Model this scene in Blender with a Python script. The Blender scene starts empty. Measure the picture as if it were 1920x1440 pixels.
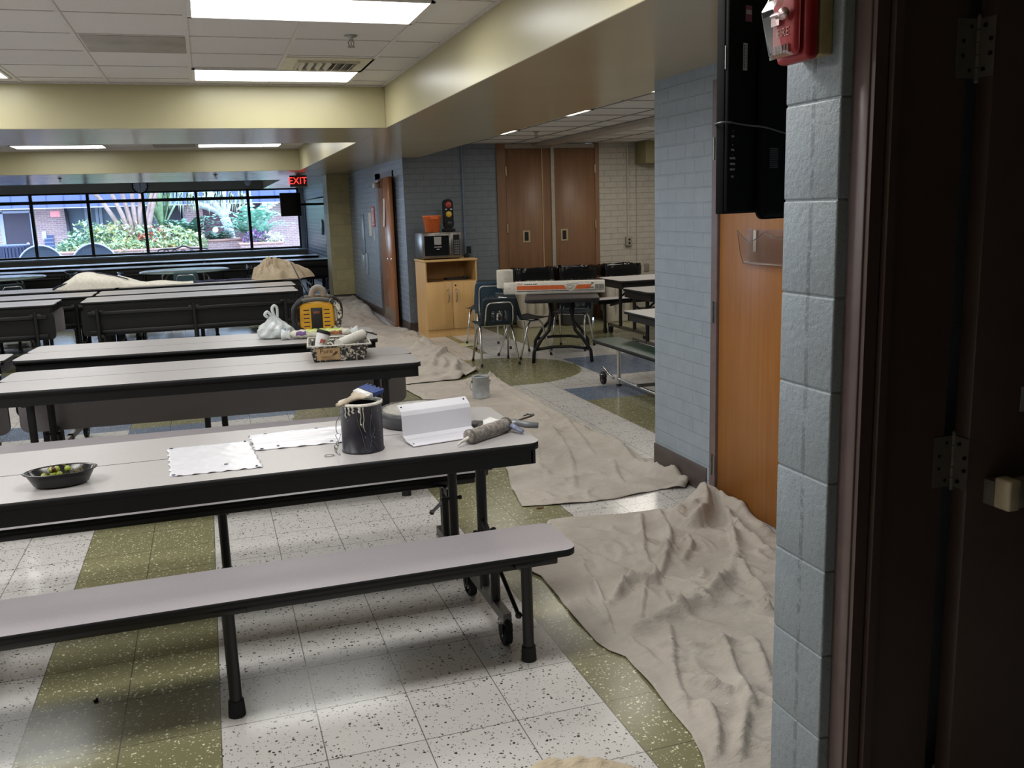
import bpy, bmesh, math, random
import numpy as np
from mathutils import Vector, Matrix, Euler
random.seed(7)
PI = math.pi
SC = bpy.context.scene
COL = SC.collection

# ---------------------------------------------------------------- camera
CF, CYAW, CPITCH, CROLL, CH = 1719.3, .3136, .18964, -.03181, 1.6293
def _axes():
    f = Vector((math.sin(CYAW)*math.cos(CPITCH), math.cos(CYAW)*math.cos(CPITCH), -math.sin(CPITCH)))
    r = Vector((math.cos(CYAW), -math.sin(CYAW), 0)); u = r.cross(f)
    return r*math.cos(CROLL)+u*math.sin(CROLL), -r*math.sin(CROLL)+u*math.cos(CROLL), f
RX, UX, FX = _axes()
CO = Vector((0, 0, CH))
def at(x, y, **k):
    """survey helper: where the sight line through photo point (x, y) meets a world plane X=, Y= or Z="""
    d = FX + RX*(x-960)/CF - UX*(y-720)/CF
    a, v = list(k.items())[0]
    i = 'XYZ'.index(a)
    return CO + d*((v-CO[i])/d[i])
cam = bpy.data.cameras.new('camera'); camo = bpy.data.objects.new('camera', cam); COL.objects.link(camo)
m = Matrix.Identity(4)
for i in range(3):
    m[i][0], m[i][1], m[i][2], m[i][3] = RX[i], UX[i], -FX[i], CO[i]
camo.matrix_world = m
cam.sensor_fit = 'HORIZONTAL'; cam.sensor_width = 36; cam.lens = CF/1920*36; cam.clip_start = .05; cam.clip_end = 300
SC.camera = camo

# ---------------------------------------------------------------- materials
def lin(c):
    if isinstance(c, str):
        c = [int(c[i:i+2], 16)/255 for i in (0, 2, 4)]
    return tuple(x/12.92 if x <= .04045 else ((x+.055)/1.055)**2.4 for x in c) + (1,)
class NT:
    def __init__(s, name):
        s.m = bpy.data.materials.new(name); s.m.use_nodes = True; s.t = s.m.node_tree
        s.n = s.t.nodes; s.b = s.n['Principled BSDF']; s.out = s.n['Material Output']
    def node(s, typ, **k):
        n = s.n.new(typ)
        for a, v in k.items():
            if a.startswith('i_'):
                key = a[2:]
                key = int(key) if key.isdigit() else key.replace('_', ' ')
                if isinstance(v, bpy.types.NodeSocket): s.t.links.new(v, n.inputs[key])
                else: n.inputs[key].default_value = v
            else: setattr(n, a, v)
        return n
    def link(s, a, b): s.t.links.new(a, b)
    def math(s, op, a, b=None, c=None, clamp=False):
        n = s.n.new('ShaderNodeMath'); n.operation = op; n.use_clamp = clamp
        for i, v in enumerate((a, b, c)):
            if v is None: continue
            if isinstance(v, bpy.types.NodeSocket): s.t.links.new(v, n.inputs[i])
            else: n.inputs[i].default_value = v
        return n.outputs[0]
    def mix(s, f, a, b):
        n = s.n.new('ShaderNodeMix'); n.data_type = 'RGBA'
        for i, v in ((0, f), (6, a), (7, b)):
            if isinstance(v, bpy.types.NodeSocket): s.t.links.new(v, n.inputs[i])
            else: n.inputs[i].default_value = v
        return n.outputs[2]
    def coord(s): return s.n.new('ShaderNodeTexCoord').outputs['Object']
    def ramp(s, v, stops):
        n = s.n.new('ShaderNodeValToRGB'); s.link(v, n.inputs[0]); e = n.color_ramp.elements
        while len(e) < len(stops): e.new(.5)
        for q, (p, c) in zip(e, stops): q.position = p; q.color = c if len(c) == 4 else lin(c)
        return n.outputs[0]
    def noise(s, vec, scale, detail=3, rough=.5):
        n = s.node('ShaderNodeTexNoise', i_Scale=scale, i_Detail=detail, i_Roughness=rough); s.link(vec, n.inputs['Vector'])
        return n.outputs['Fac']
    def bump(s, h, strength=.3, dist=.01):
        n = s.node('ShaderNodeBump', i_Strength=strength, i_Distance=dist); s.link(h, n.inputs['Height'])
        s.link(n.outputs[0], s.b.inputs['Normal']); return n
    def set(s, **k):
        for a, v in k.items():
            i = s.b.inputs[{'col': 'Base Color', 'rough': 'Roughness', 'metal': 'Metallic', 'spec': 'Specular IOR Level', 'em': 'Emission Color',
                            'es': 'Emission Strength', 'alpha': 'Alpha', 'trans': 'Transmission Weight', 'coat': 'Coat Weight', 'ior': 'IOR', 'sheen': 'Sheen Weight'}[a]]
            if isinstance(v, bpy.types.NodeSocket): s.link(v, i)
            else: i.default_value = v
        return s
def M(name, c, rough=.5, metal=0., spec=.5, var=.06, scale=30, bump=0., coat=0.):
    """plain finish with a slight procedural mottle"""
    n = NT(name); c = lin(c); v = n.coord(); f = n.noise(v, scale, 4)
    d = tuple(x*(1-var*2) for x in c[:3])+(1,); e = tuple(min(1, x*(1+var*1.2)) for x in c[:3])+(1,)
    n.set(col=n.ramp(f, [(.3, d), (.7, e)]), rough=rough, metal=metal, spec=spec, coat=coat)
    if bump: n.bump(n.noise(v, scale*6, 3), bump, .004)
    return n.m

# ---------------------------------------------------------------- geometry helper
class MB:
    def __init__(s): s.v = []; s.f = []; s.m = []; s.s = []
    def add(s, vs, fs, mi=0, sm=False):
        o = len(s.v); s.v += [tuple(v) for v in vs]
        for f in fs: s.f.append(tuple(i+o for i in f)); s.m.append(mi); s.s.append(sm)
        return s
    def box(s, x0, x1, y0, y1, z0, z1, mi=0):
        v = [(x, y, z) for z in (z0, z1) for y in (y0, y1) for x in (x0, x1)]
        return s.add(v, [(0, 2, 3, 1), (4, 5, 7, 6), (0, 1, 5, 4), (2, 6, 7, 3), (0, 4, 6, 2), (1, 3, 7, 5)], mi)
    def obox(s, mat, sx, sy, sz, mi=0):
        t = MB().box(-sx/2, sx/2, -sy/2, sy/2, -sz/2, sz/2); return s.add([mat @ Vector(v) for v in t.v], t.f, mi)
    def bbox(s, x0, x1, y0, y1, z0, z1, r=.01, seg=2, mi=0, mat=None, sm=True):
        b = bmesh.new(); bmesh.ops.create_cube(b, size=1)
        for v in b.verts: v.co = ((x0+x1)/2+v.co.x*(x1-x0), (y0+y1)/2+v.co.y*(y1-y0), (z0+z1)/2+v.co.z*(z1-z0))
        bmesh.ops.bevel(b, geom=b.edges[:], offset=r, segments=seg, affect='EDGES', profile=.5)
        s.bm(b, mi, mat, sm); return s
    def bm(s, b, mi=0, mat=None, sm=True):
        b.verts.index_update()
        s.add([(mat @ v.co) if mat else v.co[:] for v in b.verts], [[v.index for v in f.verts] for f in b.faces], mi, sm); b.free()
    def prism(s, poly, z0, z1, mi=0, mtop=None, mat=None, sm=False):
        n = len(poly); v = [(p[0], p[1], z0) for p in poly]+[(p[0], p[1], z1) for p in poly]
        if mat: v = [mat @ Vector(q) for q in v]
        s.add(v, [], mi); o = len(s.v)-2*n
        for f, q, k in [(tuple(range(n))[::-1], mi, False), (tuple(range(n, 2*n)), mi if mtop is None else mtop, False)]+[((i, (i+1) % n, n+(i+1) % n, n+i), mi, sm) for i in range(n)]:
            s.f.append(tuple(i+o for i in f)); s.m.append(q); s.s.append(k)
        return s
    def cyl(s, a, b, r0, r1=None, n=14, mi=0, caps=True, sm=True):
        a, b = Vector(a), Vector(b); r1 = r0 if r1 is None else r1
        d = (b-a).normalized(); x = d.orthogonal().normalized(); y = d.cross(x)
        v = []
        for c, r in ((a, r0), (b, r1)):
            v += [c+x*r*math.cos(t*2*PI/n)+y*r*math.sin(t*2*PI/n) for t in range(n)]
        s.add(v, [(i, (i+1) % n, n+(i+1) % n, n+i) for i in range(n)], mi, sm)
        if caps: s.add(v, [tuple(range(n))[::-1], tuple(range(n, 2*n))], mi)
        return s
    def tube(s, pts, r, n=8, mi=0, closed=False, caps=True):
        P = [Vector(p) for p in pts]; N = len(P); R = r if isinstance(r, (list, tuple)) else [r]*N
        T = []
        for i in range(N):
            a = P[(i-1) % N] if closed or i else P[i]; b = P[(i+1) % N] if closed or i < N-1 else P[i]
            T.append((b-a).normalized())
        x = T[0].orthogonal().normalized(); v = []
        for i in range(N):
            x = (x-T[i]*x.dot(T[i])).normalized(); y = T[i].cross(x)
            v += [P[i]+(x*math.cos(t*2*PI/n)+y*math.sin(t*2*PI/n))*R[i] for t in range(n)]
        fs = []
        for i in range(N if closed else N-1):
            j = (i+1) % N
            fs += [(i*n+t, i*n+(t+1) % n, j*n+(t+1) % n, j*n+t) for t in range(n)]
        if caps and not closed: fs += [tuple(range(n))[::-1], tuple(range((N-1)*n, N*n))]
        return s.add(v, fs, mi, True)
    def lathe(s, prof, n=28, c=(0, 0, 0), mi=0, mat=None, sx=1, sy=1, caps=(True, True)):
        v = []
        for r, z in prof: v += [(c[0]+r*sx*math.cos(t*2*PI/n), c[1]+r*sy*math.sin(t*2*PI/n), c[2]+z) for t in range(n)]
        if mat: v = [mat @ Vector(q) for q in v]
        k = len(prof); fs = [(i*n+t, i*n+(t+1) % n, (i+1)*n+(t+1) % n, (i+1)*n+t) for i in range(k-1) for t in range(n)]
        s.add(v, fs, mi, True)
        if caps[0]: s.add(v[:n], [tuple(range(n))[::-1]], mi)
        if caps[1]: s.add(v[-n:], [tuple(range(n))], mi)
        return s
    def ball(s, c, r, n=10, mi=0, sx=1, sy=1, sz=1):
        k = n//2; pr = [(math.sin(PI*i/k), -math.cos(PI*i/k)) for i in range(k+1)]
        v = []
        for rr, z in pr: v += [(c[0]+r*rr*sx*math.cos(t*2*PI/n), c[1]+r*rr*sy*math.sin(t*2*PI/n), c[2]+r*z*sz) for t in range(n)]
        return s.add(v, [(i*n+t, i*n+(t+1) % n, (i+1)*n+(t+1) % n, (i+1)*n+t) for i in range(k) for t in range(n)], mi, True)
    def grid(s, fn, nu, nv, mi=0, sm=True):
        v = [fn(i/nu, j/nv) for j in range(nv+1) for i in range(nu+1)]; w = nu+1
        return s.add(v, [(j*w+i, j*w+i+1, (j+1)*w+i+1, (j+1)*w+i) for j in range(nv) for i in range(nu)], mi, sm)
    def mesh(s, me, mat, mi=0):
        s.add([mat @ v.co for v in me.vertices], [list(p.vertices) for p in me.polygons], mi); return s
    def build(s, name, mats, parent=None, loc=None, rot=None, bevel=0, solid=0, subd=0, **tags):
        me = bpy.data.meshes.new(name); me.from_pydata(s.v, [], s.f)
        for k in (mats if isinstance(mats, (list, tuple)) else [mats]): me.materials.append(k)
        me.polygons.foreach_set('material_index', s.m); me.polygons.foreach_set('use_smooth', s.s); me.update()
        o = bpy.data.objects.new(name, me); COL.objects.link(o)
        if parent: o.parent = parent
        if loc: o.location = loc
        if rot: o.rotation_euler = rot
        if solid: q = o.modifiers.new('s', 'SOLIDIFY'); q.thickness = solid; q.offset = 1
        if bevel: q = o.modifiers.new('b', 'BEVEL'); q.width = bevel; q.segments = 2; q.limit_method = 'ANGLE'
        if subd: q = o.modifiers.new('d', 'SUBSURF'); q.levels = subd; q.render_levels = subd
        for a, b in tags.items(): o[a] = b
        return o
def struct(o): o['kind'] = 'structure'; return o
def thing(name, label, cat, loc=(0, 0, 0), rz=0, group=None):
    o = bpy.data.objects.new(name, None); COL.objects.link(o); o.location = loc; o.rotation_euler = (0, 0, rz); o.empty_display_size = .1
    o['label'] = label; o['category'] = cat
    if group: o['group'] = group
    return o
def tag(o, label, cat, group=None, kind=None):
    o['label'] = label; o['category'] = cat
    if group: o['group'] = group
    if kind: o['kind'] = kind
    return o
def kids(o): return [c for c in bpy.data.objects if c.parent == o]
def dup(o, label=None, loc=None, rz=None, group=None):
    def cp(a, par):
        c = a.copy(); COL.objects.link(c); c.parent = par
        for k in CH_.get(a.name, ()): cp(k, c)
        return c
    CH_ = {}
    for q in bpy.data.objects:
        if q.parent: CH_.setdefault(q.parent.name, []).append(q)
    r = cp(o, None)
    if label: r['label'] = label
    if loc: r.location = loc
    if rz is not None: r.rotation_euler = (0, 0, rz)
    if group: r['group'] = group
    return r
def rrect(x0, x1, y0, y1, r, n=6):
    p = []
    for cx, cy, a in ((x1-r, y1-r, 0), (x0+r, y1-r, PI/2), (x0+r, y0+r, PI), (x1-r, y0+r, 1.5*PI)):
        p += [(cx+r*math.cos(a+t*PI/2/n), cy+r*math.sin(a+t*PI/2/n)) for t in range(n+1)]
    return p
def arc(c, r, a0, a1, n, ax='xz'):
    out = []
    for i in range(n+1):
        a = a0+(a1-a0)*i/n; u, w = r*math.cos(a), r*math.sin(a)
        out.append((c[0]+u, c[1], c[2]+w) if ax == 'xz' else (c[0], c[1]+u, c[2]+w) if ax == 'yz' else (c[0]+u, c[1]+w, c[2]))
    return out
def text(body, size, ext=.0004, sx=1):
    c = bpy.data.curves.new('lettering', 'FONT'); c.body = body; c.size = size; c.extrude = ext; c.align_x = 'CENTER'; c.align_y = 'CENTER'
    o = bpy.data.objects.new('lettering', c); COL.objects.link(o)
    dg = bpy.context.evaluated_depsgraph_get(); me = bpy.data.meshes.new_from_object(o.evaluated_get(dg))
    bpy.data.objects.remove(o); bpy.data.curves.remove(c)
    if sx != 1:
        for v in me.vertices: v.co.x *= sx
    return me
def face(o, x, z):
    """matrix with local x, z-normal given: local y = normal x x"""
    x = Vector(x).normalized(); z = Vector(z).normalized(); y = z.cross(x)
    return Matrix(((x[0], y[0], z[0], o[0]), (x[1], y[1], z[1], o[1]), (x[2], y[2], z[2], o[2]), (0, 0, 0, 1)))
def smoothnoise(x, y, s=0):
    return (math.sin(x*2.1+s)+math.sin(y*2.7-s*1.3)+math.sin((x+y)*1.7+s*.7)+math.sin((x-y*1.3)*3.1+2*s)*.6+math.sin(x*5.3+y*3.7+s)*.35)/4
# ---------------------------------------------------------------- shared materials
BLACK = M('black_plastic', '101012', .55, 0, .35); BLACKM = M('black_powder_coat', '131315', .4, 0, .5); RUB = M('black_rubber', '111113', .7)
CHROME = M('chrome', 'd2d2d0', .26, 1., .5, .03); STEEL = M('brushed_steel', '9a9a98', .32, 1., .5, .08); DSTEEL = M('dull_steel', '7c7a76', .45, .9); HST = M('dull_hinge_metal', '746e67', .4, .3)
WHITE = M('white_plastic', 'e8e8ea', .35); PAPER = M('white_paper', 'e4e4e0', .8)
def laminate(name, c):
    n = NT(name); v = n.coord(); f = n.noise(v, 420, 2, .7); g = n.noise(v, 3, 3)
    a = lin(c); d = tuple(x*.84 for x in a[:3])+(1,)
    col = n.ramp(f, [(.35, d), (.62, a)])
    n.set(col=col, rough=n.math('MULTIPLY_ADD', g, .16, .26), spec=.5); return n.m
LAM = laminate('grey_laminate', 'b4b0af'); LAMB = laminate('mauve_grey_laminate', 'aaa4a8'); LAMU = laminate('taupe_laminate', '8f877f'); LAMG = laminate('green_laminate', '2c4438')
def brickmat(name, ax, c, bl, bh, mortar=.008, rough=.45, strength=.5, mcol=None, var=.06, off=.5, c2=None, squash=1):
    n = NT(name); v = n.coord(); sp = n.node('ShaderNodeSeparateXYZ'); n.link(v, sp.inputs[0])
    cb = n.node('ShaderNodeCombineXYZ'); n.link(sp.outputs[ax], cb.inputs[0]); n.link(sp.outputs[2], cb.inputs[1])
    b = n.node('ShaderNodeTexBrick', i_Scale=1., i_Mortar_Size=mortar/2, i_Mortar_Smooth=.35, i_Brick_Width=bl, i_Row_Height=bh, i_Bias=0., offset=off)
    n.link(cb.outputs[0], b.inputs['Vector'])
    a = lin(c); d = lin(c2) if c2 else tuple(x*(1-var*2.5) for x in a[:3])+(1,)
    b.inputs['Color1'].default_value = a; b.inputs['Color2'].default_value = d
    b.inputs['Mortar'].default_value = lin(mcol) if mcol else tuple(x*.93 for x in a[:3])+(1,)
    f = n.noise(v, 9, 5, .6); g = n.noise(v, 150, 3, .6)
    mot = n.ramp(f, [(.3, (.86, .86, .86, 1)), (.7, (1, 1, 1, 1))])
    mm = n.node('ShaderNodeMix', data_type='RGBA', blend_type='MULTIPLY'); mm.inputs[0].default_value = 1
    n.link(b.outputs['Color'], mm.inputs[6]); n.link(mot, mm.inputs[7])
    h = n.math('MULTIPLY_ADD', g, .18, n.math('MULTIPLY', n.math('SUBTRACT', 1., b.outputs['Fac']), 1.))
    h = n.math('MULTIPLY_ADD', f, .25, h)
    n.set(col=mm.outputs[2], rough=rough); n.bump(h, strength, .012); return n.m
def cmumat(name, c, rough=.42):
    n = NT(name); v = n.coord(); a = lin(c)
    vo = n.node('ShaderNodeTexVoronoi', i_Scale=165.); n.link(v, vo.inputs['Vector'])
    no = n.noise(v, 60, 4, .65); big = n.noise(v, 7, 4)
    pit = n.math('LESS_THAN', n.math('MULTIPLY_ADD', no, .62, vo.outputs['Distance']), .52)
    col = n.ramp(big, [(.3, tuple(x*.86 for x in a[:3])+(1,)), (.7, a)])
    sp = n.node('ShaderNodeSeparateXYZ'); n.link(v, sp.inputs[0]); wob = n.noise(v, 24, 5, .7)
    st = n.math('MULTIPLY', n.math('LESS_THAN', n.math('ABSOLUTE', n.math('SUBTRACT', n.math('MULTIPLY_ADD', big, .012, sp.outputs[1]), 1.706)), .0065), n.math('GREATER_THAN', wob, .45))
    col = n.mix(n.math('MULTIPLY', st, .42), col, lin('4a4f52'))
    col = n.mix(n.math('MULTIPLY', pit, .5), col, tuple(x*.3 for x in a[:3])+(1,))
    n.set(col=col, rough=rough); n.bump(n.math('SUBTRACT', n.math('MULTIPLY', no, .9), n.math('MULTIPLY', pit, .9)), .55, .006); return n.m
def woodmat(name, c1, c2, ax=2, scale=1., rough=.38, spec=.4):
    n = NT(name); v = n.coord(); mp = n.node('ShaderNodeMapping'); n.link(v, mp.inputs[0])
    sc = [26*scale]*3; sc[ax] = 1.1*scale; mp.inputs['Scale'].default_value = sc
    f = n.noise(mp.outputs[0], 1.6, 6, .62); g = n.noise(v, 2.2, 2)
    col = n.ramp(n.math('MULTIPLY_ADD', g, .35, n.math('MULTIPLY', f, .75)), [(.3, c2), (.72, c1)])
    n.set(col=col, rough=rough, spec=spec); n.bump(f, .04, .002); return n.m
def paint(name, c, rough=.4, var=.04, sc=1.6):
    n = NT(name); v = n.coord(); a = lin(c); f = n.noise(v, sc, 5, .55); g = n.noise(v, 130, 2)
    n.set(col=n.ramp(f, [(.3, tuple(x*(1-var*2) for x in a[:3])+(1,)), (.7, a)]), rough=rough); n.bump(g, .08, .003); return n.m
def emit(name, c, s):
    n = NT(name); n.set(col=lin(c), em=lin(c), es=s, rough=.5); return n.m
def clear(name, tint='ffffff', refl=.09, rough=.02, tr=1., fk=.8):
    n = NT(name); t = n.node('ShaderNodeBsdfTransparent'); t.inputs[0].default_value = tuple(x*tr for x in lin(tint)[:3])+(1,)
    g = n.node('ShaderNodeBsdfGlossy', i_Roughness=rough); fr = n.node('ShaderNodeFresnel', i_IOR=1.45)
    mx = n.node('ShaderNodeMixShader'); n.link(n.math('ADD', n.math('MULTIPLY', fr.outputs[0], fk), refl, clamp=True), mx.inputs[0]); n.link(t.outputs[0], mx.inputs[1]); n.link(g.outputs[0], mx.inputs[2])
    n.link(mx.outputs[0], n.out.inputs[0]); return n.m
GLASS = clear('window_glass', 'f4f8fa', .0)
PLAST = clear('clear_plastic', 'faf6f2', .015, .25, .97, .2)
LENS = clear('clear_lens', 'fff0f0', .0, .12, .97, .45)
def clothmat(name, c, c2):
    n = NT(name); v = n.coord(); f = n.noise(v, 5, 5, .6); g = n.noise(v, 330, 2); s = n.noise(v, 28, 4, .7)
    col = n.ramp(f, [(.3, c2), (.7, c)])
    sp = n.node('ShaderNodeTexVoronoi', i_Scale=14.); n.link(v, sp.inputs['Vector'])
    k = n.math('LESS_THAN', n.math('MULTIPLY_ADD', s, .06, sp.outputs['Distance']), .068)
    col = n.mix(n.math('MULTIPLY', k, .75), col, lin('e9e4da'))
    sp2 = n.node('ShaderNodeTexVoronoi', i_Scale=5.5); n.link(v, sp2.inputs['Vector'])
    k2 = n.math('LESS_THAN', n.math('MULTIPLY_ADD', s, .05, sp2.outputs['Distance']), .062)
    col = n.mix(n.math('MULTIPLY', k2, .7), col, lin('6b655c'))
    n.set(col=col, rough=.85, spec=.2, sheen=.1); mp = n.node('ShaderNodeMapping'); n.link(v, mp.inputs[0]); mp.inputs['Scale'].default_value = (9, 22, 9); mp.inputs['Rotation'].default_value = (0, 0, .6)
    wr = n.noise(mp.outputs[0], 1.2, 4, .6)
    n.bump(n.math('MULTIPLY_ADD', wr, 6., n.math('MULTIPLY_ADD', s, 1.5, n.math('MULTIPLY', g, .5))), .4, .007); return n.m
CLOTH = clothmat('canvas_drop_cloth', 'c2bab0', 'b0a79d'); CLOTH2 = clothmat('tan_canvas', 'd2c3aa', 'b8a78d')
BEAM = paint('pale_yellow_paint', 'b4ac88', .33); TAN = paint('tan_soffit_paint', 'b8ab8c', .2)
CMUB = cmumat('blue_grey_block_paint', '919ba2')
BRX = brickmat('blue_painted_brick_side', 1, '96a1ac', .2032, .0813, .009, strength=.75, mcol='97a3af', var=.01); BRD = brickmat('slate_painted_brick', 0, '757e88', .2032, .0813, .01, strength=.8, mcol='737c87', var=.02)
BRFAR = brickmat('blue_painted_brick_far', 1, '8898ac', .2032, .0813, .012, rough=.26, strength=1., mcol='b3c0d0', var=.02)  # mortar lightened: window highlights along the glossy courses put into its colour
BRW = brickmat('cream_painted_brick', 0, 'b9b2a6', .2032, .0813, .01, strength=1., var=.02)
YCMU = brickmat('olive_yellow_block', 0, 'bcb083', .4064, .2032, .012, strength=.6)
REDB = brickmat('red_brick', 0, 'bb9a97', .2032, .0677, .012, .8, .5, 'd5d0d4', c2='a58a8b'); REDBX = brickmat('red_brick_side', 1, '9a6f68', .2032, .0677, .012, .8, .5, 'b5aba6', c2='7d5a58')  # courtyard-facing brick paled, glare haze of the window glass put into its colour
BASEB = M('brown_vinyl_base', '4c423f', .4); BRONZE = M('dark_bronze_paint', '54443f', .4, 0, .5, .05, 12); BRONZE2 = M('bronze_frame_paint', '6b5a58', .38, 0, .5, .06, 20)
OAK = woodmat('orange_oak_veneer', 'a66f38', '8e5a2b', 2, 1.); OAKD = woodmat('brown_oak_veneer', '876449', '6e503a', 2, 1., .42); OAKD2 = woodmat('red_brown_door_veneer', 'a8714a', '8a5636', 2, 1., .25)
MAPLE = woodmat('pale_maple_laminate', 'd4ad74', 'c39a61', 2, .6, .42)
TILEC = NT('acoustic_ceiling_tile')
def _tile(n):
    v = n.coord(); a = n.noise(v, 90, 4, .75); b = n.noise(v, 1.2, 2); vo = n.node('ShaderNodeTexWhiteNoise', noise_dimensions='3D')
    mp = n.node('ShaderNodeMapping'); n.link(v, mp.inputs[0]); mp.inputs['Scale'].default_value = (1/.61, 1/.59, 0); mp.inputs['Location'].default_value = (0, .03, 0)
    fl = n.node('ShaderNodeVectorMath', operation='FLOOR'); n.link(mp.outputs[0], fl.inputs[0]); n.link(fl.outputs[0], vo.inputs[0])
    k = n.math('MULTIPLY_ADD', vo.outputs[0], .1, n.math('MULTIPLY', b, .08))
    col = n.mix(n.math('ADD', k, n.math('MULTIPLY', n.math('LESS_THAN', a, .38), .22)), lin('d9d6d4'), lin('98928f'))
    n.set(col=col, rough=.9, spec=.1); n.bump(a, .25, .004); return n.m
TILEC = _tile(TILEC)
GRIDM = M('white_ceiling_grid', 'cfcac6', .5)
EXPO = -0.1; SKY = 9.0
# ================================================================ ROOM SHELL
ZS, ZC, ZA = 2.328, 2.672, 2.5          # soffit, coffer ceiling, alcove ceiling
XL, XR, X2, XC = 1.534, 2.79, 2.57, 1.237
B1, B2, B3, B4, YW, YA = 7.96, 9.58, 15.4, 19.33, 25.5, 12.34
XW0, YB = -9.5, -2.4
T = .3048; TX, TY = -.093, 3.803
def tilemat(name, base, speck, dens, alt):
    n = NT(name); v = n.coord()
    sp = n.node('ShaderNodeSeparateXYZ'); n.link(v, sp.inputs[0])
    fx = n.math('FRACT', n.math('DIVIDE', n.math('SUBTRACT', sp.outputs[0], TX), T)); fy = n.math('FRACT', n.math('DIVIDE', n.math('SUBTRACT', sp.outputs[1], TY), T))
    e = .006
    gx = n.math('MINIMUM', fx, n.math('SUBTRACT', 1., fx)); gy = n.math('MINIMUM', fy, n.math('SUBTRACT', 1., fy))
    gr = n.math('LESS_THAN', n.math('MINIMUM', gx, gy), e)
    vo = n.node('ShaderNodeTexVoronoi', i_Scale=78.); vo2 = n.node('ShaderNodeTexVoronoi', i_Scale=150.)
    no = n.node('ShaderNodeTexNoise', i_Scale=120., i_Detail=2.); n.link(v, no.inputs['Vector'])
    mx = n.node('ShaderNodeVectorMath', operation='MULTIPLY_ADD'); n.link(no.outputs['Color'], mx.inputs[0]); mx.inputs[1].default_value = (.012, .012, 0); n.link(v, mx.inputs[2])
    for q in (vo, vo2): n.link(mx.outputs[0], q.inputs['Vector'])
    def spk(q, th, r):
        c = n.node('ShaderNodeSeparateColor'); n.link(q.outputs['Color'], c.inputs[0])
        rad = n.math('MULTIPLY', c.outputs[1], r)
        return n.math('MULTIPLY', n.math('LESS_THAN', c.outputs[0], th), n.math('LESS_THAN', q.outputs['Distance'], rad)), c.outputs[2]
    k1, z1 = spk(vo, dens*1.6, .42); k2, z2 = spk(vo2, dens*1.2, .38)
    wn = n.node('ShaderNodeTexWhiteNoise', noise_dimensions='2D'); cb = n.node('ShaderNodeCombineXYZ')
    n.link(n.math('FLOOR', n.math('DIVIDE', n.math('SUBTRACT', sp.outputs[0], TX), T)), cb.inputs[0]); n.link(n.math('FLOOR', n.math('DIVIDE', n.math('SUBTRACT', sp.outputs[1], TY), T)), cb.inputs[1]); n.link(cb.outputs[0], wn.inputs[0])
    big = n.noise(v, 2.3, 5, .6)
    a = lin(base); d = tuple(x*.87 for x in a[:3])+(1,)
    col = n.mix(n.math('MULTIPLY_ADD', wn.outputs[0], .45, n.math('MULTIPLY', big, .5)), a, d)
    s1 = n.mix(z1, lin(speck), lin(alt)); s2 = n.mix(z2, lin(speck), lin(alt))
    col = n.mix(k1, col, s1); col = n.mix(k2, col, s2)
    col = n.mix(n.math('MULTIPLY', gr, .72), col, lin('2e2b26'))
    sc = n.noise(v, 9, 6, .7)
    n.set(col=col, rough=n.math('MULTIPLY_ADD', sc, .10, n.math('MULTIPLY_ADD', big, .10, .10)), spec=.55)
    n.bump(n.math('MULTIPLY', gr, -1.), .12, .002); return n.m
FW = tilemat('white_speckled_tile', 'd0cdc9', '333230', .34, '7f7a70'); FG = tilemat('olive_speckled_tile', '83805f', 'e0dfc0', .38, 'bdbb98'); FB = tilemat('blue_speckled_tile', '6f7c91', 'b6c2d2', .36, '93a1b5')
def fcol(c, r):
    """tile colour at column c, row r (tile units)"""
    if (c-5)**2+(r-12.0)**2 < 2.9**2 or (c-9.25)**2+(r-16.4)**2 < 2.72**2: return 1
    if c >= 12 and 14 <= r < 17.7: return 2
    if 10 <= c < 12: return 1 if r < 10.7 else 2 if r < 12.5 else 0
    if c >= 9.7 and r >= 20.2: return 1
    if c >= 9: return 0
    if -2 <= c < 0: return 1 if r < 11.5 else 2 if r < 12.7 else 1 if r < 14.5 else 0 if int(r//2) % 3 else 2
    if 4 <= c < 6: return 1 if r > 1.7-99 and not (c >= 6) else 0
    if c < 6 and 12.62 <= r < 14.3: return 2
    if c < 6 and r > 17:
        k = int(r//1.5) % 5; q = int((c+40)//2) % 4
        return 2 if k == 0 else 1 if (k == 2 and q) or q == 0 else 0
    return 0
fl = MB()
def cell(x0, x1, y0, y1, m): fl.add([(x0, y0, 0), (x1, y0, 0), (x1, y1, 0), (x0, y1, 0)], [(0, 1, 2, 3)], m)
for i in range(-31, 28):
    for j in range(-21, 73):
        S = [fcol(i+a, j+b) for a in (.02, .5, .98) for b in (.02, .5, .98)]
        x0, y0 = TX+i*T, TY+j*T
        if len(set(S)) == 1: cell(x0, x0+T, y0, y0+T, S[0])
        else:
            K = 14
            for a in range(K):
                for b in range(K): cell(x0+a*T/K, x0+(a+1)*T/K, y0+b*T/K, y0+(b+1)*T/K, fcol(i+(a+.5)/K, j+(b+.5)/K))
struct(fl.build('floor', [FW, FG, FB]))

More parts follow.
